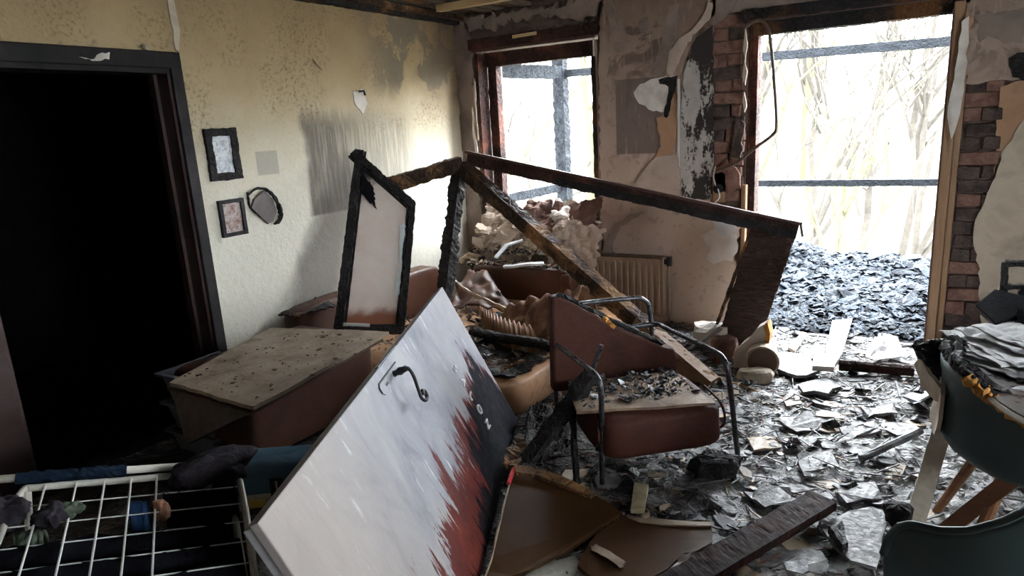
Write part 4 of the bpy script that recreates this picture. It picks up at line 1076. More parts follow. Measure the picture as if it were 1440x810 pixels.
thing('white_strip', slab([(-3.04, 3.98, .36), (-2.99, 3.95, .36), (-2.99, 3.98, .50), (-3.04, 4.01, .50)], (0, .012, 0)), WHITESTRIP, 'short white strip hanging upright in front of the torn sofa cover', 'strip', 'white plastic strips')
VV, FF, MI = [], [], []
for i in range(1800):
    if i % 3 == 0: x, y, z = sb.uniform(-3.3, -2.3), sb.uniform(4.5, 4.66), .50
    elif i % 3 == 1: x, y, z = sb.uniform(-3.2, -1.9), sb.uniform(3.0, 4.3), .275
    else: x, y, z = sb.uniform(-3.3, -2.3), sb.uniform(4.66, 4.9), .58
    v, f = flake((x, y, z + sb.uniform(-.01, .03)), .006 + .025 * sb.random() ** 2, .005, sb, .7)
    n = len(VV); VV += v; FF += [tuple(q + n for q in g) for g in f]; MI += [sb.randrange(4)] * len(f)
tag(mk('sofa_cinders', (VV, FF, MI), [CINDER, CHAR_BROWN, TANFLAKE, RUBBLE], None, origin=(0, 0, 0)), 'loose cinders and crumbs strewn over the sofa', 'debris', kind='stuff')
thing('charred_pole', tube([(-2.468, 3.471, 0.309), (-2.223, 3.397, 0.32), (-1.962, 3.319, 0.347), (-1.752, 3.256, 0.357)], .032, 12, 8, .12, rz), BLACK, 'thick black charred pole lying level between the fallen door and the armchair', 'pole', 'collapsed charred timbers')
thing('charred_board', sheet([(-2.755, 3.796, 0.203), (-2.106, 3.567, 0.302), (-2.315, 3.865, 0.292), (-2.929, 4.019, 0.199)], 24, 10, .025, 17, .08, 12), CHAR_ASH, 'ash-whitened charred board lying across the sofa seat behind the black pole', 'board', 'collapsed charred timbers', solid=.03)

# ------------------------------------------------------------------ boards over the near end of the sofa
thing('scorched_board', sheet([(-2.873, 1.648, .55), (-2.254, 1.617, .55), (-2.42, 2.63, .55), (-3.20, 2.49, .53)], 24, 30, .006, 3, .008, 4), BOARDTAN, 'scorched tan board lying flat on the near end of the sofa', 'board', 'boards by the doorway', solid=.018)
VV, FF = [], []
for i in range(80):
    x, y = sb.uniform(-2.9, -2.3), sb.uniform(1.66, 2.5)
    v, f = flake((x, y, .558), .004 + .016 * sb.random() ** 2.5, .003, sb, .15)
    n = len(VV); VV += v; FF += [tuple(q + n for q in g) for g in f]
tag(mk('paint_chips', (VV, FF), BOARDBROWN, None, origin=(0, 0, 0)), 'curled paint chips strewn over the scorched tan board', 'debris', kind='stuff')
thing('broken_board', slab(ragged([(-2.875, 1.655, .525), (-2.765, 1.612, .29), (-2.30, 1.66, .52)], .05, .003, rz), (.012, .02, 0)), BOARDBROWN, 'dark triangular broken board hanging under the scorched tan board', 'board', 'boards by the doorway')
mkb = thing('board_underlay', slab([(-2.89, 1.64, .522), (-2.27, 1.60, .522), (-2.42, 2.58, .522), (-3.0, 2.42, .51)], (0, 0, .012)), BOARDBROWN, 'thin dark board directly beneath the scorched tan board', 'board', 'boards by the doorway')
thing('wall_rubbish', sheet([(-3.48, 2.78, .50), (-3.30, 2.78, .52), (-3.25, 3.05, .52), (-3.48, 3.1, .55)], 16, 20, .02, 40, .08, 9), CHAR_BROWN, 'blackened torn strip along the wall behind the scorched tan board', 'rubbish', solid=.01)

# crates by the doorway
for k in range(3):
    z0 = .0 + k * .155
    cr = root('plastic_crate', ['bottom grey plastic crate stacked at the doorway jamb', 'middle grey plastic crate stacked at the doorway jamb', 'top grey plastic crate stacked at the doorway jamb'][k], 'crate', (-3.2, 1.98, z0), 'crates stacked at the doorway')
    c0 = Vector((-3.13, 2.03, z0))
    def ringpts(w, d, z): return [c0 + Vector((sx * w, sy * d, z)) for sx, sy in ((-1, -1), (1, -1), (1, 1), (-1, 1))]
    b0, t0_ = ringpts(.15, .14, .0), ringpts(.175, .165, .15)
    mk('body', (b0 + t0_, [(0, 3, 2, 1)] + [(i, (i + 1) % 4, (i + 1) % 4 + 4, i + 4) for i in range(4)]), CRATE, cr, solid=.006)
    a0, a1 = ringpts(.175, .165, .142), ringpts(.20, .19, .142)
    mk('rim', (a0 + a1 + [p + Vector((0, 0, .014)) for p in a0 + a1], [(i, (i + 1) % 4, (i + 1) % 4 + 4, i + 4) for i in range(4)] + [(i + 8, i + 12, (i + 1) % 4 + 12, (i + 1) % 4 + 8) for i in range(4)] + [(i + 4, (i + 1) % 4 + 4, (i + 1) % 4 + 12, i + 12) for i in range(4)]), CRATE, cr)

# printed blue bag under the sofa end
bg = root('printed_bag', 'blue printed bag with a boxed figure one under the sofa by the drying rack', 'bag', (-2.45, 1.80, 0))
Rb = Matrix.Rotation(.55, 3, 'Z')
def BG(p): return Rb @ Vector(p) + Vector((-2.36, 1.72, 0))
mk('bag_body', ([BG(p) for p in cushion(0, .12, .11, .50, .22, .21, .3, 30, 14, .02, 9)[0]], cushion(0, .12, .11, .50, .22, .21, .3, 30, 14)[1]), BAGBLUE, bg, smooth=True)
mk('figure_box', slab([BG(p) for p in ((.0, -.012, .08), (.06, -.012, .08), (.06, -.012, .17), (.0, -.012, .17))], (BG((0, -.004, 0)) - BG((0, 0, 0)))), PRINTDARK, bg)
cu = bpy.data.curves.new('figure_one', 'FONT'); cu.body = '1'; cu.size = .085; cu.extrude = .001; cu.align_x = 'CENTER'; cu.align_y = 'CENTER'; cu.materials.append(PRINTPINK)
o = text_mesh('figure_one', cu); o.parent = bg
o.matrix_world = Matrix.Translation(BG((.03, -.019, .125))) @ (Rb.to_4x4() @ Matrix.Rotation(math.pi / 2, 4, 'X'))
mk('yellow_patch', slab([BG(p) for p in ((-.10, -.016, .02), (-.03, -.016, .02), (-.03, -.016, .07), (-.10, -.016, .07))], (BG((0, -.004, 0)) - BG((0, 0, 0)))), YELLOW, bg)
mk('beige_patch', slab([BG(p) for p in ((-.16, -.012, .0), (.02, -.012, .0), (.02, -.012, .10), (-.16, -.012, .09))], (BG((0, -.003, 0)) - BG((0, 0, 0)))), PLASTERCREAM, bg)

# ------------------------------------------------------------------ armchair with bent steel frame
ac = Vector((-1.113, 2.84, 0)); ax_, ay_ = Vector((.733, .680, 0)), Vector((-.680, .733, 0))
AM = Matrix(((ax_.x, ay_.x, 0, ac.x), (ax_.y, ay_.y, 0, ac.y), (0, 0, 1, 0), (0, 0, 0, 1)))
ar = root('armchair', 'burnt dark brown armchair with bent steel tube arms in the middle of the room', 'armchair', (0, 0, 0), None, AM)
mk('arm_tube', tube([(-.25, -.245, 0), (-.252, -.262, .25), (-.256, -.285, .47), (-.262, -.262, .545), (-.28, -.16, .562), (-.318, .20, .562), (-.318, .285, .562), (-.27, .318, .562), (-.05, .318, .562), (.19, .318, .562), (.26, .30, .562),
                     (.272, .22, .562), (.318, -.15, .562), (.330, -.24, .545), (.338, -.275, .47), (.385, -.25, .22), (.425, -.225, 0)], .0125, 10, 5), METALDARK, ar, local=True, smooth=True)
mk('rear_tube', tube([(-.285, .345, 0), (-.285, .345, .60), (-.26, .345, .685), (-.18, .345, .705), (.12, .345, .705), (.20, .345, .69), (.235, .345, .61), (.25, .345, .3), (.26, .345, 0)], .0125, 10, 5), METALDARK, ar, local=True, smooth=True)
cu_ = cushion(.025, -.07, .265, .58, .50, .215, .32, 44, 20, .008, 4)
mk('seat_cushion', cu_, CHAIRBROWN, ar, local=True, smooth=True)
mk('seat_piping', tube([(-.262, -.20, .20), (-.268, -.27, .26), (-.265, -.24, .345), (-.26, -.1, .372)], .006, 6, 5), CHAIRBROWN, ar, local=True)
mk('seat_piping', tube([(.312, -.20, .19), (.318, -.28, .26), (.314, -.25, .345), (.31, -.1, .372)], .006, 6, 5), CHAIRBROWN, ar, local=True)
bp = ragged([(-.335, .17, .80), (-.345, .17, .32), (.285, .17, .32), (.31, .17, .36), (.312, .17, .42), (.29, .17, .47), (.235, .17, .485), (.12, .17, .55), (-.03, .17, .635), (-.16, .17, .715), (-.25, .17, .775), (-.29, .17, .80)], .05, .007, random.Random(3), keep=(0, 1, 2))
mk('backrest', slab([(p[0], .17, p[2]) for p in bp], (0, .075, 0)), CHAIRBROWN, ar, local=True, bevel=.014)
mk('torn_foam', sheet([(-.08, .17, .66), (-.02, .17, .62), (-.01, .25, .635), (-.09, .25, .675)], 8, 8, .02, 4, .2, 20), ORANGEFOAM, ar, local=True, solid=.02)
mk('charred_seam', tube([(p[0], .20, p[2] + .004) for p in [Vector((-.30, 0, .80)), Vector((-.25, 0, .78)), Vector((-.16, 0, .72)), Vector((-.03, 0, .64)), Vector((.12, 0, .555)), Vector((.235, 0, .49))]], .014, 7, 6, .35, random.Random(8)), CHAR_BROWN, ar, local=True)
mk('foot_cap', tube([(.421, -.228, 0), (.424, -.226, .06)], .021, 10), IRON, ar, local=True)
mk('frame_brace', beam((-.30, .02, .33), (-.40, -.38, .0), .05, .02, up=(1, 0, 0), seg=30, amp=.005, seed=91), BLACK, ar, local=True)
mk('cross_bar', tube([(-.27, -.23, .20), (.36, -.25, .20)], .009, 8), METALDARK, ar, local=True)
sbd = root('loose_board', 'ash-strewn scorched board lying on the seat of the armchair', 'board', (0, 0, 0), None, AM)
mk('board', slab(ragged([(-.345, -.215, .372), (.25, -.325, .372), (.235, .10, .372), (-.29, .10, .372)], .08, .004, random.Random(2)), (0, 0, .012)), M('board_on_seat', [(.10, .065, .045), (.24, .16, .105), (.33, .25, .18)], 7, 7, (.35, .7), .3, 40), sbd, local=True)
VV, FF, MI = [], [], []
for i in range(420):
    x, y = sb.uniform(-.30, .24), sb.uniform(-.2, .14)
    if sb.random() < .35 and y < -.05: continue
    v, f = flake((x, y, .386), .004 + .02 * sb.random() ** 2.5, .006, sb, .6)
    n = len(VV); VV += v; FF += [tuple(q + n for q in g) for g in f]; MI += [sb.choice((0, 0, 1, 1, 2))] * len(f)
o = mk('ash_crumbs', (VV, FF, MI), [CHARCOAL, ASHGREY, ASHWHITE], sbd, local=True); o['kind'] = 'stuff'
thing('steel_rod', tube([(-1.171, 2.618, 0.64), (-1.194, 2.604, 0.565), (-1.219, 2.588, 0.5)], .011, 8), METALDARK, 'short bent steel rod sticking up beside the armchair left arm', 'rod')
thing('charred_lath', beam((-1.233, 2.639, 0.49), (-1.474, 2.435, 0.1), .05, .07, up=(1, 0, .3), seg=40, amp=.010, seed=92, chew=.2), BLACK, 'black charred slat leaning between the fallen door and the armchair', 'slat', 'collapsed charred timbers')
thing('burnt_stump', beam((-1.566, 2.391, 0.05), (-1.644, 3.207, 0.08), .12, .08, seg=50, amp=.018, seed=93, chew=.3), CHAR_TAN, 'half-burnt brown timber on the carpet behind the fallen door edge', 'timber', 'collapsed charred timbers')
thing('burnt_rag', sheet([(-1.471, 2.385, 0.1), (-1.401, 2.713, 0.07), (-1.619, 3.115, 0.12), (-1.683, 2.831, 0.16)], 18, 18, .05, 66, .12, 9), BLACK, 'black burnt rag heap beside the left legs of the armchair', 'rag', solid=.012)
thing('black_clump', chunk((-.70, 2.80, .055), (.20, .13, .13), 71, 8, .5, .4), BLACK, 'black melted clump at the right front foot of the armchair', 'clump')
thing('white_chip', flake((-.585, 2.82, .05), .045, .012, rz, .4, 6), PLASTERWHITE, 'round white chip beside the armchair right front foot', 'chip')

# ------------------------------------------------------------------ boards and plank at the bottom of the picture
b1 = thing('varnished_sheet', slab(ragged([(-1.466, 2.298, 0.126), (-1.374, 2.326, 0.12), (-1.206, 2.319, 0.102), (-1.068, 2.291, 0.086), (-0.974, 2.274, 0.075), (-0.943, 2.243, 0.069), (-0.987, 2.108, 0.06), (-1.044, 1.94, 0.048), (-1.113, 1.806, 0.042), (-1.183, 1.706, 0.039), (-1.236, 1.677, 0.041), (-1.262, 1.785, 0.055), (-1.349, 1.997, 0.085)], .05, .005, rz), (0, 0, .014)), GLOSSBROWN, 'glossy brown curved sheet lying against the fallen door at the bottom', 'sheet', 'brown sheets on the floor')
mk('bright_edge', tube([(-1.452, 2.275, 0.141), (-1.336, 1.977, 0.099), (-1.25, 1.767, 0.07), (-1.221, 1.661, 0.056)], .004, 6, 4, .4, rz), TANFLAKE, b1)
mk('red_edge', tube([(-1.449, 2.276, 0.144), (-1.437, 2.232, 0.139), (-1.418, 2.176, 0.131)], .010, 6), REDTAPE, b1)
mk('raised_lip', slab(ragged([(-1.456, 2.282, 0.144), (-1.367, 2.314, 0.138), (-1.201, 2.311, 0.121), (-1.069, 2.28, 0.105), (-1.077, 2.255, 0.103), (-1.176, 2.261, 0.114), (-1.341, 2.266, 0.131), (-1.42, 2.245, 0.136)], .05, .003, rz), (0, 0, .016)), CHAR_TAN, b1)
b2 = thing('varnished_sheet', slab(ragged([(-0.942, 2.254, 0.05), (-0.857, 2.273, 0.05), (-0.614, 2.369, 0.05), (-0.569, 2.2, 0.05), (-0.65, 2.128, 0.05), (-0.675, 2.013, 0.05), (-0.727, 1.886, 0.05), (-0.83, 1.826, 0.05), (-0.964, 1.895, 0.05), (-0.982, 2.096, 0.05)], .05, .005, rz), (0, 0, .016)), GLOSSBROWN, 'torn brown sheet with a square pale corner right of the glossy curved one', 'sheet', 'brown sheets on the floor')
mk('pale_edge', slab(ragged([(-0.913, 2.242, 0.068), (-0.61, 2.351, 0.068), (-0.603, 2.328, 0.068), (-0.752, 2.261, 0.068), (-0.856, 2.232, 0.068)], .06, .003, rz), (0, 0, .006)), M('pale_board_edge', [(.14, .10, .06), (.24, .185, .12)], 9, 5, (.4, .6)), b2)
mk('peeled_tongue', sheet([(-0.657, 1.975, 0.075), (-0.661, 2.106, 0.075), (-0.571, 2.197, 0.075), (-0.585, 2.107, 0.075)], 8, 8, .02, 12, .1), GLOSSBROWN, b2, solid=.006)
mk('torn_flap', sheet([(-0.956, 1.988, 0.075), (-0.952, 2.029, 0.075), (-0.81, 1.968, 0.075), (-0.816, 1.93, 0.075)], 8, 8, .012, 13, .15), BOARDTAN, b2, solid=.003)
thing('torn_card', slab(ragged([(-1.12, 1.787, 0.035), (-1.062, 1.962, 0.035), (-1.039, 2.012, 0.035), (-0.991, 1.95, 0.035), (-0.909, 1.918, 0.035), (-0.859, 1.842, 0.035), (-1.104, 1.718, 0.035)], .04, .006, rz), (0, 0, .008)), M('wet_card', [(.20, .19, .15), (.34, .33, .28), (.14, .11, .08)], 6, 6, (.25, .5)), 'pale wet torn card between the two brown sheets at the bottom edge', 'card')
thing('dark_plank', beam((-0.255, 2.647, 0.1), (-0.666, 1.855, 0.06), .115, .035, seg=80, amp=.004, seed=94), M('wet_dark_plank', [(.008, .005, .0045), (.018, .008, .007), (.036, .014, .010)], 7, 6, (.6, .8), .2, 70, dist=.004, spec=.1), 'dark reddish-black wet plank lying diagonally on the floor, front right', 'plank')
thing('tan_block', slab([(-0.986, 2.511, 0.05), (-0.925, 2.52, 0.05), (-0.875, 2.331, 0.05), (-0.924, 2.308, 0.05)], (0, 0, .02)), M('tan_chipboard', [(.20, .17, .10), (.34, .29, .17), (.44, .40, .27)], 22, 6, (.4, .6)), 'small upright tan chipboard piece on the charred carpet', 'block')

# ------------------------------------------------------------------ pieces around the balcony door
lg = root('sawn_log', 'round log end facing the room at the foot of the burnt plank', 'log', (-.76, 4.2, 0))
mk('log_body', tube([(-.772, 4.10, .115), (-.778, 4.14, .115), (-.786, 4.19, .115)], .098, 22), PLASTERCREAM, lg)
mk('cut_face', tube([(-.7705, 4.092, .115), (-.772, 4.101, .115)], .085, 22), M('log_end_brown', [(.11, .065, .045), (.17, .105, .075)], 5, 5, (.6, .8)), lg)
pbk = thing('plaster_block', slab(ragged([(-1.052, -0.058), (-0.972, 0.002), (-0.956, 0.129), (-0.88, 0.214), (-0.83, 0.293), (-0.769, 0.337), (-0.75, 0.266), (-0.759, 0.154), (-0.817, 0.09), (-0.849, 0), (-0.899, -0.074), (-0.97, -0.095)] and [(p[0], 4.20, p[1]) for p in [(-1.052, -0.058), (-0.972, 0.002), (-0.956, 0.129), (-0.88, 0.214), (-0.83, 0.293), (-0.769, 0.337), (-0.75, 0.266), (-0.759, 0.154), (-0.817, 0.09), (-0.849, 0), (-0.899, -0.074), (-0.97, -0.095)]], .05, .006, rz), (0, .10, .0)), PLASTERWHITE, 'large white broken plaster block at the foot of the burnt plank', 'plaster', 'plaster blocks by the burnt plank')
mk('orange_edge', slab([(p[0], 4.192, p[1]) for p in [(-0.792, 0.318), (-0.767, 0.344), (-0.748, 0.268), (-0.758, 0.166), (-0.784, 0.19), (-0.773, 0.265)]], (0, .09, 0)), ORANGEFOAM, pbk)
thing('plaster_block', chunk((-1.20, 4.56, .10), (.24, .14, .18), 72, 7, .3, .3), PLASTERWHITE, 'smaller white plaster block left of the burnt plank by the wall', 'plaster', 'plaster blocks by the burnt plank')
thing('brown_lump', chunk((-1.06, 4.32, .09), (.16, .12, .20), 73, 7, .35, .5), RUBBLEBROWN, 'brown lump between the two white plaster blocks', 'rubble')
thing('plaster_block', chunk((-.80, 4.02, .05), (.20, .12, .10), 74, 7, .3, .2), PLASTERCREAM, 'low cream plaster lump under the round log end', 'plaster', 'plaster blocks by the burnt plank')
thing('grey_pipe', tube([(-1.374, 4.42, -0.026), (-1.122, 4.5, 0.18)], .017, 10), M('grey_pipe_plastic', [(.30, .29, .28), (.42, .41, .40)], 9, 4, (.4, .6)), 'thin grey pipe leaning on the wall left of the burnt plank', 'pipe')
thing('thin_stick', tube([(-1.01, 3.914, 0.05), (-0.783, 3.828, 0.04), (-0.577, 3.74, 0.03)], .010, 7, 2), PLASTERTAN, 'thin stick on the floor in front of the round log', 'stick')
thing('white_board', slab([(-0.504, 5.188, 0.08), (-0.384, 5.289, 0.08), (-0.37, 4.452, 0.08), (-0.454, 4.376, 0.08)], (0, .01, .02)), WHITESTRIP, 'bright white board lying on the threshold of the balcony door', 'board', 'white boards on the threshold')
thing('white_board', slab(ragged([(-0.506, 4.268, 0.1), (-0.366, 4.365, 0.1), (-0.379, 4.123, 0.1), (-0.491, 4.102, 0.1)], .06, .004, rz), (0, 0, .03)), PLASTERWHITE, 'short white board with a knot in front of the longer one', 'board', 'white boards on the threshold')
thing('white_board', slab(ragged([(-0.702, 4.576, 0.05), (-0.67, 4.954, 0.05), (-0.638, 4.931, 0.05), (-0.649, 4.521, 0.05)], .06, .004, rz), (0, 0, .02)), PLASTERCREAM, 'narrow pale board left of the white boards on the threshold', 'board', 'white boards on the threshold')
thing('brown_pipe', tube([(-0.368, 4.315, 0.08), (-0.197, 4.344, 0.08), (0.022, 4.37, 0.08)], .035, 10, 2, .06, rz), CHAR_RED, 'brown round bar lying across the foot of the balcony door', 'bar')
thing('white_paper', sheet([(-0.247, 4.483, 0.1), (-0.033, 4.596, 0.1), (-0.084, 4.942, 0.1), (-0.208, 4.927, 0.1)], 14, 14, .05, 81, .12, 9), PAPERWHITE, 'crumpled white paper on the threshold near the right door frame', 'paper', 'papers by the balcony door', solid=.003)
thing('white_paper', sheet([(-0.188, 4.333, 0.13), (0.041, 4.533, 0.13), (0.04, 4.617, 0.13), (-0.195, 4.44, 0.13)], 4, 14, .01, 82, .05, 9), PAPERWHITE, 'narrow white perforated strip beside the right door frame', 'paper', 'papers by the balcony door', solid=.003)
thing('ash_slab', slab(ragged([(-0.756, 4.433, 0.05), (-0.557, 4.542, 0.05), (-0.469, 4.189, 0.05), (-0.571, 4.072, 0.05), (-0.696, 4.148, 0.05)], .07, .012, rz), (0, 0, .02)), SLABASH, 'flat ash-white slab right of the round log end', 'slab', 'flat slabs by the balcony door')
thing('ash_slab', slab(ragged([(-0.541, 3.927, 0.05), (-0.419, 4.098, 0.05), (-0.325, 3.984, 0.05), (-0.372, 3.853, 0.05), (-0.495, 3.822, 0.05)], .06, .012, rz), (0, 0, .02)), ASHGREY, 'grey flat slab in front of the short white board', 'slab', 'flat slabs by the balcony door')
thing('ash_slab', slab(ragged([(-0.018, 3.983, 0.05), (0.086, 4.158, 0.05), (0.12, 4.085, 0.05), (0.049, 3.929, 0.05)], .06, .006, rz), (0, 0, .015)), ASHWHITE, 'small white slab beside the burnt bucket chair', 'slab', 'flat slabs by the balcony door')
gs = thing('grey_slab', slab(ragged([(-0.249, 2.509, 0.06), (-0.191, 2.61, 0.06), (-0.087, 2.727, 0.06), (-0.034, 2.708, 0.06), (-0.036, 2.562, 0.06), (-0.048, 2.327, 0.06), (-0.127, 2.331, 0.06), (-0.188, 2.4, 0.06)], .05, .006, rz), (0, 0, .012)), SLABASH, 'large grey broken slab in front of the nearest teal chair', 'slab')
thing('black_shard', slab(ragged([(-0.214, 2.459, 0.075), (-0.191, 2.461, 0.075), (-0.174, 2.509, 0.075), (-0.14, 2.377, 0.075), (-0.156, 2.355, 0.075)], .03, .004, rz), (0, 0, .035)), BLACK, 'pointed black shard on the large grey slab', 'shard')
thing('black_lump', chunk((.0, 2.66, .10), (.10, .09, .08), 75, 7, .4), BLACK, 'round black lump on the upper edge of the large grey slab', 'clump')
thing('grey_stick', tube([(-0.161, 3.168, 0.05), (-0.05, 3.276, 0.09), (0.066, 3.42, 0.12)], .017, 8, 3, .1, rz), ASHGREY, 'grey ash-covered stick on the floor left of the burnt bucket chair', 'stick')
slabs = [([(1085, 590), (1140, 578), (1165, 596), (1120, 606)], 'ash-white slab in mid floor right of the armchair back', ASHWHITE), ([(1120, 640), (1165, 628), (1180, 655), (1130, 668)], 'pale flat slab left of the grey stick', ASHWHITE),
         ([(1045, 690), (1105, 680), (1125, 702), (1075, 712)], 'tilted ash slab above the dark plank', ASHGREY), ([(1010, 745), (1070, 735), (1075, 755), (1030, 772)], 'pale slab left of the dark plank', ASHWHITE),
         ([(1180, 600), (1235, 590), (1240, 605), (1195, 615)], 'pale slab behind the grey stick', ASHWHITE), ([(1100, 555), (1125, 552), (1128, 566), (1106, 570)], 'little tan slab in front of the thin stick', TANFLAKE),
         ([(1210, 570), (1255, 566), (1262, 580), (1220, 586)], 'grey slab near the burnt bucket chair foot', ASHGREY), ([(1080, 760), (1150, 760), (1165, 800), (1085, 800)], 'wet pale slab in front of the dark plank', ASHWHITE),
         ([(1170, 680), (1230, 676), (1240, 700), (1190, 706)], 'white ash slab behind the large grey slab', ASHWHITE), ([(1050, 615), (1090, 612), (1098, 628), (1060, 632)], 'pale slab beside the right armchair tube', TANFLAKE),
         ([(1130, 700), (1165, 690), (1172, 700), (1150, 712)], 'small pale slab at the tip of the dark plank', ASHWHITE), ([(1010, 640), (1050, 632), (1056, 650), (1022, 656)], 'grey slab under the armchair right front foot', ASHGREY)]
slabw = [[(-0.594, 3.443, 0.045), (-0.432, 3.631, 0.045), (-0.331, 3.504, 0.045), (-0.46, 3.357, 0.045)], [(-0.419, 3.096, 0.045), (-0.301, 3.244, 0.045), (-0.238, 3.07, 0.045), (-0.363, 2.921, 0.045)], [(-0.566, 2.681, 0.045), (-0.419, 2.815, 0.045), (-0.346, 2.711, 0.045), (-0.463, 2.596, 0.045)], [(-0.586, 2.354, 0.045), (-0.452, 2.472, 0.045), (-0.422, 2.383, 0.045), (-0.509, 2.257, 0.045)], [(-0.281, 3.49, 0.045), (-0.118, 3.654, 0.045), (-0.095, 3.529, 0.045), (-0.223, 3.386, 0.045)], [(-0.603, 3.8, 0.045), (-0.52, 3.869, 0.045), (-0.488, 3.729, 0.045), (-0.557, 3.658, 0.045)], [(-0.21, 3.808, 0.045), (-0.065, 3.912, 0.045), (-0.037, 3.784, 0.045), (-0.167, 3.67, 0.045)], [(-0.406, 2.366, 0.045), (-0.245, 2.445, 0.045), (-0.191, 2.288, 0.045), (-0.362, 2.202, 0.045)], [(-0.247, 2.895, 0.045), (-0.093, 2.994, 0.045), (-0.059, 2.86, 0.045), (-0.18, 2.767, 0.045)], [(-0.663, 3.188, 0.045), (-0.544, 3.267, 0.045), (-0.498, 3.154, 0.045), (-0.605, 3.074, 0.045)], [(-0.335, 2.728, 0.045), (-0.253, 2.829, 0.045), (-0.229, 2.779, 0.045), (-0.276, 2.686, 0.045)], [(-0.739, 2.949, 0.045), (-0.635, 3.06, 0.045), (-0.59, 2.943, 0.045), (-0.678, 2.858, 0.045)]]
for k, ((pp_, lbl, mm), pts) in enumerate(zip(slabs, slabw)):
    thing('floor_slab', slab(ragged([(p[0], p[1], p[2] - .012) for p in pts], .035, .012, rz), (.002, 0, .009)), SLABASH if mm is not TANFLAKE else mm, lbl, 'slab', 'flat slabs on the floor')

# ------------------------------------------------------------------ table, chairs and papers on the right
tb = root('round_table', 'sooted round table at the right edge heaped with papers', 'table', (.83, 2.60, 0))
mk('table_top', tube([(.83, 2.60, .690), (.83, 2.60, .715)], .64, 64), TABLETOP, tb)
mk('edge_band', join(*[tube([(.83 + .643 * math.cos(a), 2.60 + .643 * math.sin(a), .703) for a in [2 * math.pi * i / 60 for i in range(61)]], .009, 6)]), PALEPAINT, tb)
mk('pedestal', tube([(.83, 2.60, .02), (.83, 2.60, .69)], .05, 16), IRON, tb)
for k in range(4):
    a = k * math.pi / 2 + .6
    mk('leg', tube([(.83, 2.60, .10), (.83 + .15 * math.cos(a), 2.60 + .15 * math.sin(a), .07), (.83 + .38 * math.cos(a), 2.60 + .38 * math.sin(a), .02)], .022, 8, 3), IRON, tb)


def shell_chair(name, label, loc, rot, burnt):
    Mx = Matrix.Translation(Vector(loc)) @ Matrix.Rotation(rot, 4, 'Z')
    ch = root(name, label, 'chair', loc, 'shell chairs round the table', Mx)

    def rim(a): return .60 + .16 * max(0, -math.cos(a)) ** 1.3

    def fn(u, v):                                            # faces local +x; a = pi is the back
        a = math.pi + (u - .5) * 4.5
        w = v ** .85
        r = .07 + .225 * min(1, (v / .45)) ** .55 if v < .45 else .295 + .02 * (v - .45)
        z = .405 + (rim(a) - .405) * (max(0, v - .18) / .82) ** 1.35
        return (r * 1.0 * math.cos(a), r * math.sin(a), z)
    mk('shell', grid(fn, 44, 16), TEAL, ch, local=True, smooth=True, solid=.012)
    mk('seat_pad', cushion(.03, 0, .435, .46, .46, .06, .7, 28, 10), CHAIRBROWN if burnt else TEAL, ch, local=True, smooth=True)
    for sx, sy in ((1, 1), (1, -1), (-1, 1), (-1, -1)):
        mk('leg', tube([(.12 * sx, .12 * sy, .42), (.25 * sx, .25 * sy, 0)], lambda t: .022 - .008 * t, 10), ORANGEWOOD, ch, local=True)
    return ch, fn, rim


bc, fn1, rim1 = shell_chair('bucket_chair', 'burnt teal bucket chair with scorched open back at the table left side', (.40, 2.66, 0), 0.12, True)
def charpad(u, v):
    a = math.pi + (u - .5) * 3.6
    r = .285 + .03 * noise.noise(Vector((u * 8, v * 5, 1)))
    return (r * math.cos(a) * .93, r * math.sin(a) * .93, .47 + (rim1(a) + .015 + .03 * noise.noise(Vector((u * 14, 3, 1))) - .47) * v)
mk('charred_lining', grid(charpad, 50, 12), BLACK, bc, local=True, solid=.025)
TIP = [(.010, 2.74, .735), (.06, 2.66, .60), (.16, 2.50, .60), (.215, 2.56, .655), (.13, 2.80, .735)]
mk('torn_back', sheet([(.008, 2.72, .745), (.12, 2.535, .64), (.145, 2.53, .57), (.045, 2.70, .60)], 18, 14, .012, 21, .10, 9), PLASTERCREAM, bc, solid=.012)
mk('burnt_back', sheet([(.012, 2.72, .755), (.20, 2.545, .66), (.25, 2.66, .56), (.09, 2.86, .58)], 20, 16, .03, 22, .10, 9), BLACK, bc, solid=.012)
mk('burnt_back', sheet([(.012, 2.72, .755), (.145, 2.86, .76), (.28, 2.78, .62), (.09, 2.70, .60)], 20, 16, .03, 23, .10, 9), BLACK, bc, solid=.012)
mk('charred_strut', tube([(.012, 2.715, .75), (.08, 2.63, .70), (.20, 2.545, .668)], .014, 8, 6, .3, rz), BLACK, bc)
mk('charred_rim', tube([(.300 * math.cos(a), .300 * math.sin(a), rim1(a) + .012) for a in [math.pi - 1.5 + 2.4 * i / 24 for i in range(25)]], .016, 8, 2, .35, rz), BLACK, bc, local=True)
mk('foam_edge', tube([(.305 * math.cos(a), .305 * math.sin(a), rim1(a) + .006) for a in [math.pi + .55 + .75 * i / 12 for i in range(13)]], .020, 8, 2, .35, rz), ORANGEFOAM, bc, local=True)
mk('foam_core', sheet([(-.30, .06, .70), (-.31, -.10, .66), (-.315, -.08, .48), (-.31, .08, .48)], 10, 10, .01, 9, .1), PLASTERCREAM, bc, local=True, solid=.012)

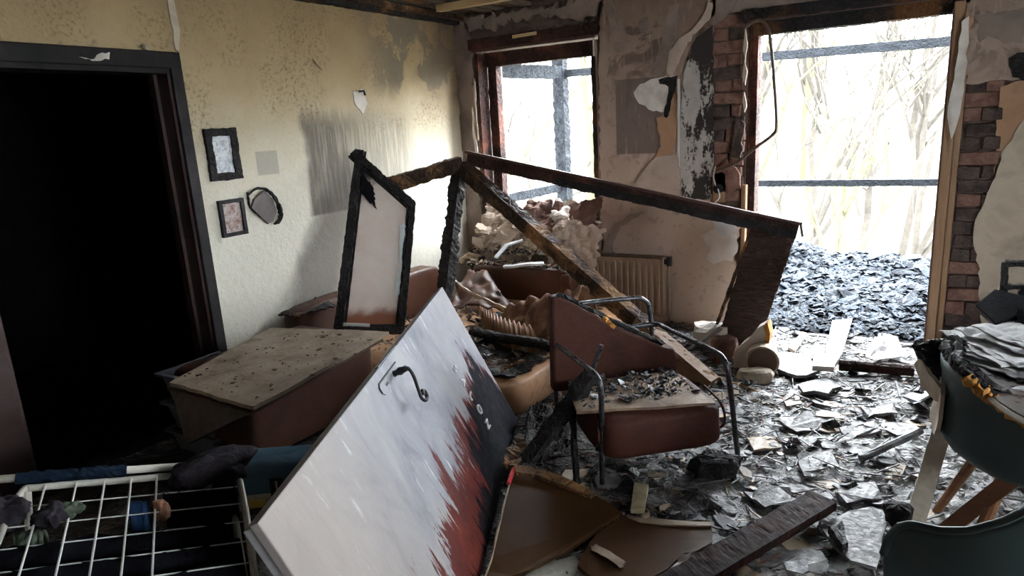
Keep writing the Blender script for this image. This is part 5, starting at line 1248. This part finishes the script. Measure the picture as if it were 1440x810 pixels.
nc = root('shell_chair', 'nearest teal shell chair seen from behind at the lower right corner', 'chair', (.23, 1.70, 0), 'shell chairs round the table')
TOPS = [(0, .62), (.02, .675), (.05, .703), (.09, .718), (.14, .722), (.19, .726), (.28, .745), (.38, .785), (.48, .84), (.6, .86), (.8, .85), (.93, .82), (1, .70)]
def top2(u):
    for (a, za), (b, zb) in zip(TOPS, TOPS[1:]):
        if u <= b: return za + (zb - za) * (u - a) / (b - a)
    return .7
def back2(u, v):
    x = .0 + .49 * u
    e = (2 * u - 1)
    z = .40 + (top2(u) - .40) * v
    return (x + .02 * e * v, 1.55 - .05 * v + .05 * e * e + .10 * (1 - v) ** 3, z)
mk('back_shell', grid(back2, 60, 18), TEAL, nc, smooth=True, solid=.014)
mk('rim_piping', tube([back2(i / 60, 1) for i in range(61)], .009, 8), TEAL, nc, smooth=True)
mk('seat_shell', cushion(.235, 1.80, .42, .46, .46, .08, .5, 36, 12), TEAL, nc, smooth=True)
for sx, sy in ((1, 1), (1, -1), (-1, 1), (-1, -1)):
    mk('leg', tube([(.235 + .12 * sx, 1.80 + .12 * sy, .40), (.235 + .22 * sx, 1.80 + .22 * sy, 0)], lambda t: .022 - .008 * t, 10), ORANGEWOOD, nc)
thing('wooden_post', beam((0.141, 2.557, 0.12), (0.309, 2.47, 0.42), .055, .05, seg=20, amp=.001, seed=95), ORANGEWOOD, 'thick brown wooden leg slanting up between the two teal chairs', 'post')
thing('pale_plank', beam((0.059, 2.713, 0.04), (0.144, 3.006, 0.42), .065, .018, up=(0, -1, .4), seg=30, amp=.002, seed=96), PALEPAINT, 'narrow pale painted plank leaning on the burnt bucket chair', 'plank')

# papers and burnt things on the table
PT_ = 'papers heaped on the round table'
rp = random.Random(14)
for k in range(11):
    u = k / 10
    c = Vector((.42 + .06 * u + rp.uniform(-.03, .03), 2.88 + .09 * u + rp.uniform(-.03, .03), .724 + .0055 * k))
    a = .65 + rp.uniform(-.25, .25)
    L1, L2 = .30 - .07 * u, .20 - .03 * u
    ex, ey = Vector((math.cos(a), math.sin(a), rp.uniform(-.02, .02))), Vector((-math.sin(a), math.cos(a), rp.uniform(-.02, .02)))
    thing('paper_sheet', sheet([c - ex * L1 - ey * L2, c + ex * L1 - ey * L2, c + ex * L1 + ey * L2, c - ex * L1 + ey * L2], 30, 24, .010 + .008 * u, 130 + k, .03, 12), PAPERWHITE,
          ['lowest sooted paper sheet of the heap on the round table', 'topmost crumpled paper sheet of the heap on the round table'][k == 10] if k in (0, 10) else 'sooted crumpled paper sheet in the middle of the heap on the round table', 'paper', PT_, solid=.005)
fo = root('black_folder', 'burnt black folder propped up on the papers', 'folder', (.5, 3.1, .84))
mk('cover', slab([(.20, 3.08, .826), (.265, 3.19, .868), (.44, 3.13, .845), (.26, 2.955, .792)], (.004, .012, -.014)), CLOTHBLACK, fo, bevel=.004)
mk('page_block', slab([(.215, 3.09, .805), (.27, 3.19, .850), (.43, 3.13, .828), (.27, 2.97, .776)], (.004, .012, -.020)), BLACK, fo)
thing('burnt_cloth', sheet([(.32, 2.98, .80), (.58, 2.90, .80), (.64, 3.16, .82), (.36, 3.22, .85)], 18, 18, .045, 104, .1, 8), CLOTHBLACK, 'black burnt cloth draped right of the black folder', 'cloth', solid=.012)
thing('blue_book', slab([(.36, 3.36, .727), (.66, 3.34, .727), (.67, 3.46, .727), (.37, 3.48, .727)], (0, 0, .075)), CLOTHNAVY, 'dark blue book behind the black folder', 'book')
thing('charred_lath', beam((.30, 2.56, .728), (.70, 2.46, .735), .05, .014, seg=24, amp=.004, seed=105), BLACK, 'black charred slat on the table in front of the papers', 'slat', 'black scraps on the table')
thing('charred_lath', beam((.34, 2.64, .735), (.80, 2.56, .74), .06, .014, seg=24, amp=.005, seed=106), BLACK, 'second black slat just behind the front one on the table', 'slat', 'black scraps on the table')
for k in range(7):
    x, y = .26 + .05 * k + rz.uniform(-.02, .02), 2.42 + rz.uniform(-.05, .10)
    thing('paper_scrap', flake((x, y, .717), rz.uniform(.018, .045), .006, rz, .15), PAPERWHITE if k % 2 else BLACK, ['black scrap', 'white scrap'][k % 2] + ' lying at the front of the table top', 'scrap', ['black scraps', 'white scraps'][k % 2] + ' at the front of the table top')
fr_ = root('burnt_box_frame', 'burnt black box frame standing behind the folder at the right edge', 'frame', (.45, 3.5, .725))
for p0_, p1_ in (((.335, 3.55, .725), (.322, 3.55, .90)), ((.322, 3.55, .90), (.60, 3.55, .915)), ((.60, 3.55, .915), (.59, 3.55, .725)), ((.335, 3.55, .80), (.59, 3.55, .81)), ((.322, 3.55, .90), (.312, 3.44, .735))):
    mk('bar', beam(p0_, p1_, .022, .022, up=(0, 1, .2), seg=24, amp=.006, seed=int(p0_[0] * 100 + p1_[2] * 10)), BLACK, fr_)
sd_ = root('sideboard', 'low sooted sideboard behind the round table along the right', 'sideboard', (.9, 3.5, 0))
mk('carcass', bx(.32, 1.6, 3.36, 3.72, 0, .70), BOARDBROWN, sd_)
mk('top', bx(.30, 1.62, 3.34, 3.74, .70, .725), TABLETOP, sd_)

# ------------------------------------------------------------------ drying rack with washing
P0 = Vector((-1.741, 1.162, .62)); ra_ = Vector((-.535, -.824, .186)); rb2 = Vector((.817, -.561, -.134)); rn = ra_.cross(rb2).normalized()
if rn.z < 0: rn = -rn
dk = root('drying_rack', 'white wire clothes drying rack in the lower left corner', 'rack', (-1.7, .9, 0))
def RP(a, b, c=0): return P0 + ra_ * a + rb2 * b + rn * c
mk('frame_tube', tube([RP(.04, .9), RP(0, .62), RP(0, .05), RP(.04, 0), RP(.3, 0), RP(.50, .0), RP(.545, .03), RP(.56, .3), RP(.56, .9)], .0095, 10, 6), METALWHITE, dk, smooth=True)
mk('wing_tube', tube([RP(.10, -.03, .012), RP(.4, -.035, .012), RP(.9, -.04, .012)], .011, 10), METALWHITE, dk, smooth=True)
for k, a in enumerate((.222, .287, .352, .420, .492)):
    mk('thick_wire', tube([RP(a, .0, .006), RP(a - .0, .9, .006)], .0029, 6), WIREWHITE, dk)
for k in range(9):
    mk('thin_wire', tube([RP(0, .085 + .085 * k, .0), RP(.56, .085 + .085 * k, .0)], .0019, 5), WIREWHITE, dk)
for a in (.03, .53):
    mk('leg', tube([RP(a, .02), RP(a, .02) * 1 + Vector((.45, -.30, 0)) - Vector((0, 0, RP(a, .02).z))], .010, 8), METALWHITE, dk)
    mk('leg', tube([RP(a, .86), RP(a, .86) * 1 + Vector((-.45, .30, 0)) - Vector((0, 0, RP(a, .86).z))], .010, 8), METALWHITE, dk)
WG = 'washing on the drying rack'


def drape(name, a0, a1, b, drop, amp, seed, m, label, cat='cloth', out=.05, n=20):
    def fn(u, v):
        p = RP(a0 + (a1 - a0) * u, b)
        s = v * 2 - 1                                        # over the wire: one side short, one long
        d = drop * (abs(s) ** 1.0) * (1 if s > 0 else .55)
        q = p + rb2 * (out * s + .02 * math.copysign(min(1, abs(s) * 6), s)) - Vector((0, 0, d - .000))
        return q + rb2 * amp * noise.noise(Vector((u * 7 + seed, v * 3, seed))) + Vector((0, 0, amp * .4 * noise.noise(Vector((u * 9, v * 4, seed + 4)))))
    return thing(name, grid(fn, n, 18), m, label, cat, WG, smooth=True, solid=.006)


def bundle(name, a, b, c, s, seed, m, label, cat='cloth', rot=0, amp=.5):
    v = chunk((0, 0, 0), s, seed, 22, amp, rot)
    p = RP(a, b, c)
    v = ([q + q.normalized() * (noise.noise(q * 38 + Vector((seed, 0, 0))) * .010 + noise.noise(q * 90) * .004) for q in v[0]], v[1])
    return thing(name, ([q + p for q in v[0]], v[1]), m, label, cat, WG, smooth=True)


thing('rolled_cloth', tube([RP(.30 + .022 * i, -.034, .012) for i in range(13)], .0165, 10, 2, .18, rz), CLOTHNAVY, 'navy cloth wrapped round the far tube of the drying rack', 'cloth', WG)
bundle('cloth_bundle', .085, .012, .025, (.25, .10, .07), 111, CLOTHPLUM, 'plum grey garment bunched over the far right corner of the rack', rot=.95)
bundle('cloth_bundle', .02, .03, .02, (.07, .07, .06), 112, CLOTHPLUM, 'small grey lump hanging at the far right corner of the rack', rot=.3)
drape('black_garment', .015, .205, .075, .34, .05, 113, CLOTHBLACK, 'shiny black garment hanging below the plum bundle on the rack')
drape('black_trousers', .05, .60, .25, .40, .03, 114, CLOTHBLACK, 'long black garment hung across the far wires of the rack', n=40)
drape('black_shirt', .02, .62, .34, .42, .03, 115, CLOTHBLACK, 'black shirt hung across the middle wires of the rack', n=40)
drape('black_sheet', .03, .62, .425, .42, .03, 116, CLOTHBLACK, 'black sheet hung across the near wires of the rack', n=40)
drape('navy_towel', .015, .16, .51, .30, .02, 117, CLOTHNAVY, 'navy towel on the nearest visible wire by the right tube of the rack')
drape('blue_scarf', .245, .285, .12, .16, .012, 118, CLOTHBLUE, 'bright blue narrow scarf hanging between two thick wires of the rack', out=.02)
bundle('sock', .46, .17, .02, (.07, .05, .05), 119, CLOTHPLUM, 'grey sock hung over the third thick wire from the corner', 'sock', .4)
bundle('sock', .415, .15, .02, (.055, .045, .045), 120, CLOTHGREEN, 'sock with pale green toe hung beside the grey one', 'sock', .9)
bundle('dark_rag', .56, .13, .01, (.12, .08, .08), 121, CLOTHPLUM, 'large grey rag over the left end of the rack', 'rag', .7)
bundle('tan_glove', .205, .16, .0, (.03, .03, .06), 122, CLOTHSKIN, 'small tan scrap hanging next to the blue sash', 'scrap', .1)
drape('green_cloth', .47, .53, .20, .12, .02, 123, CLOTHGREEN, 'dull green cloth tip hanging under the grey sock', out=.02)
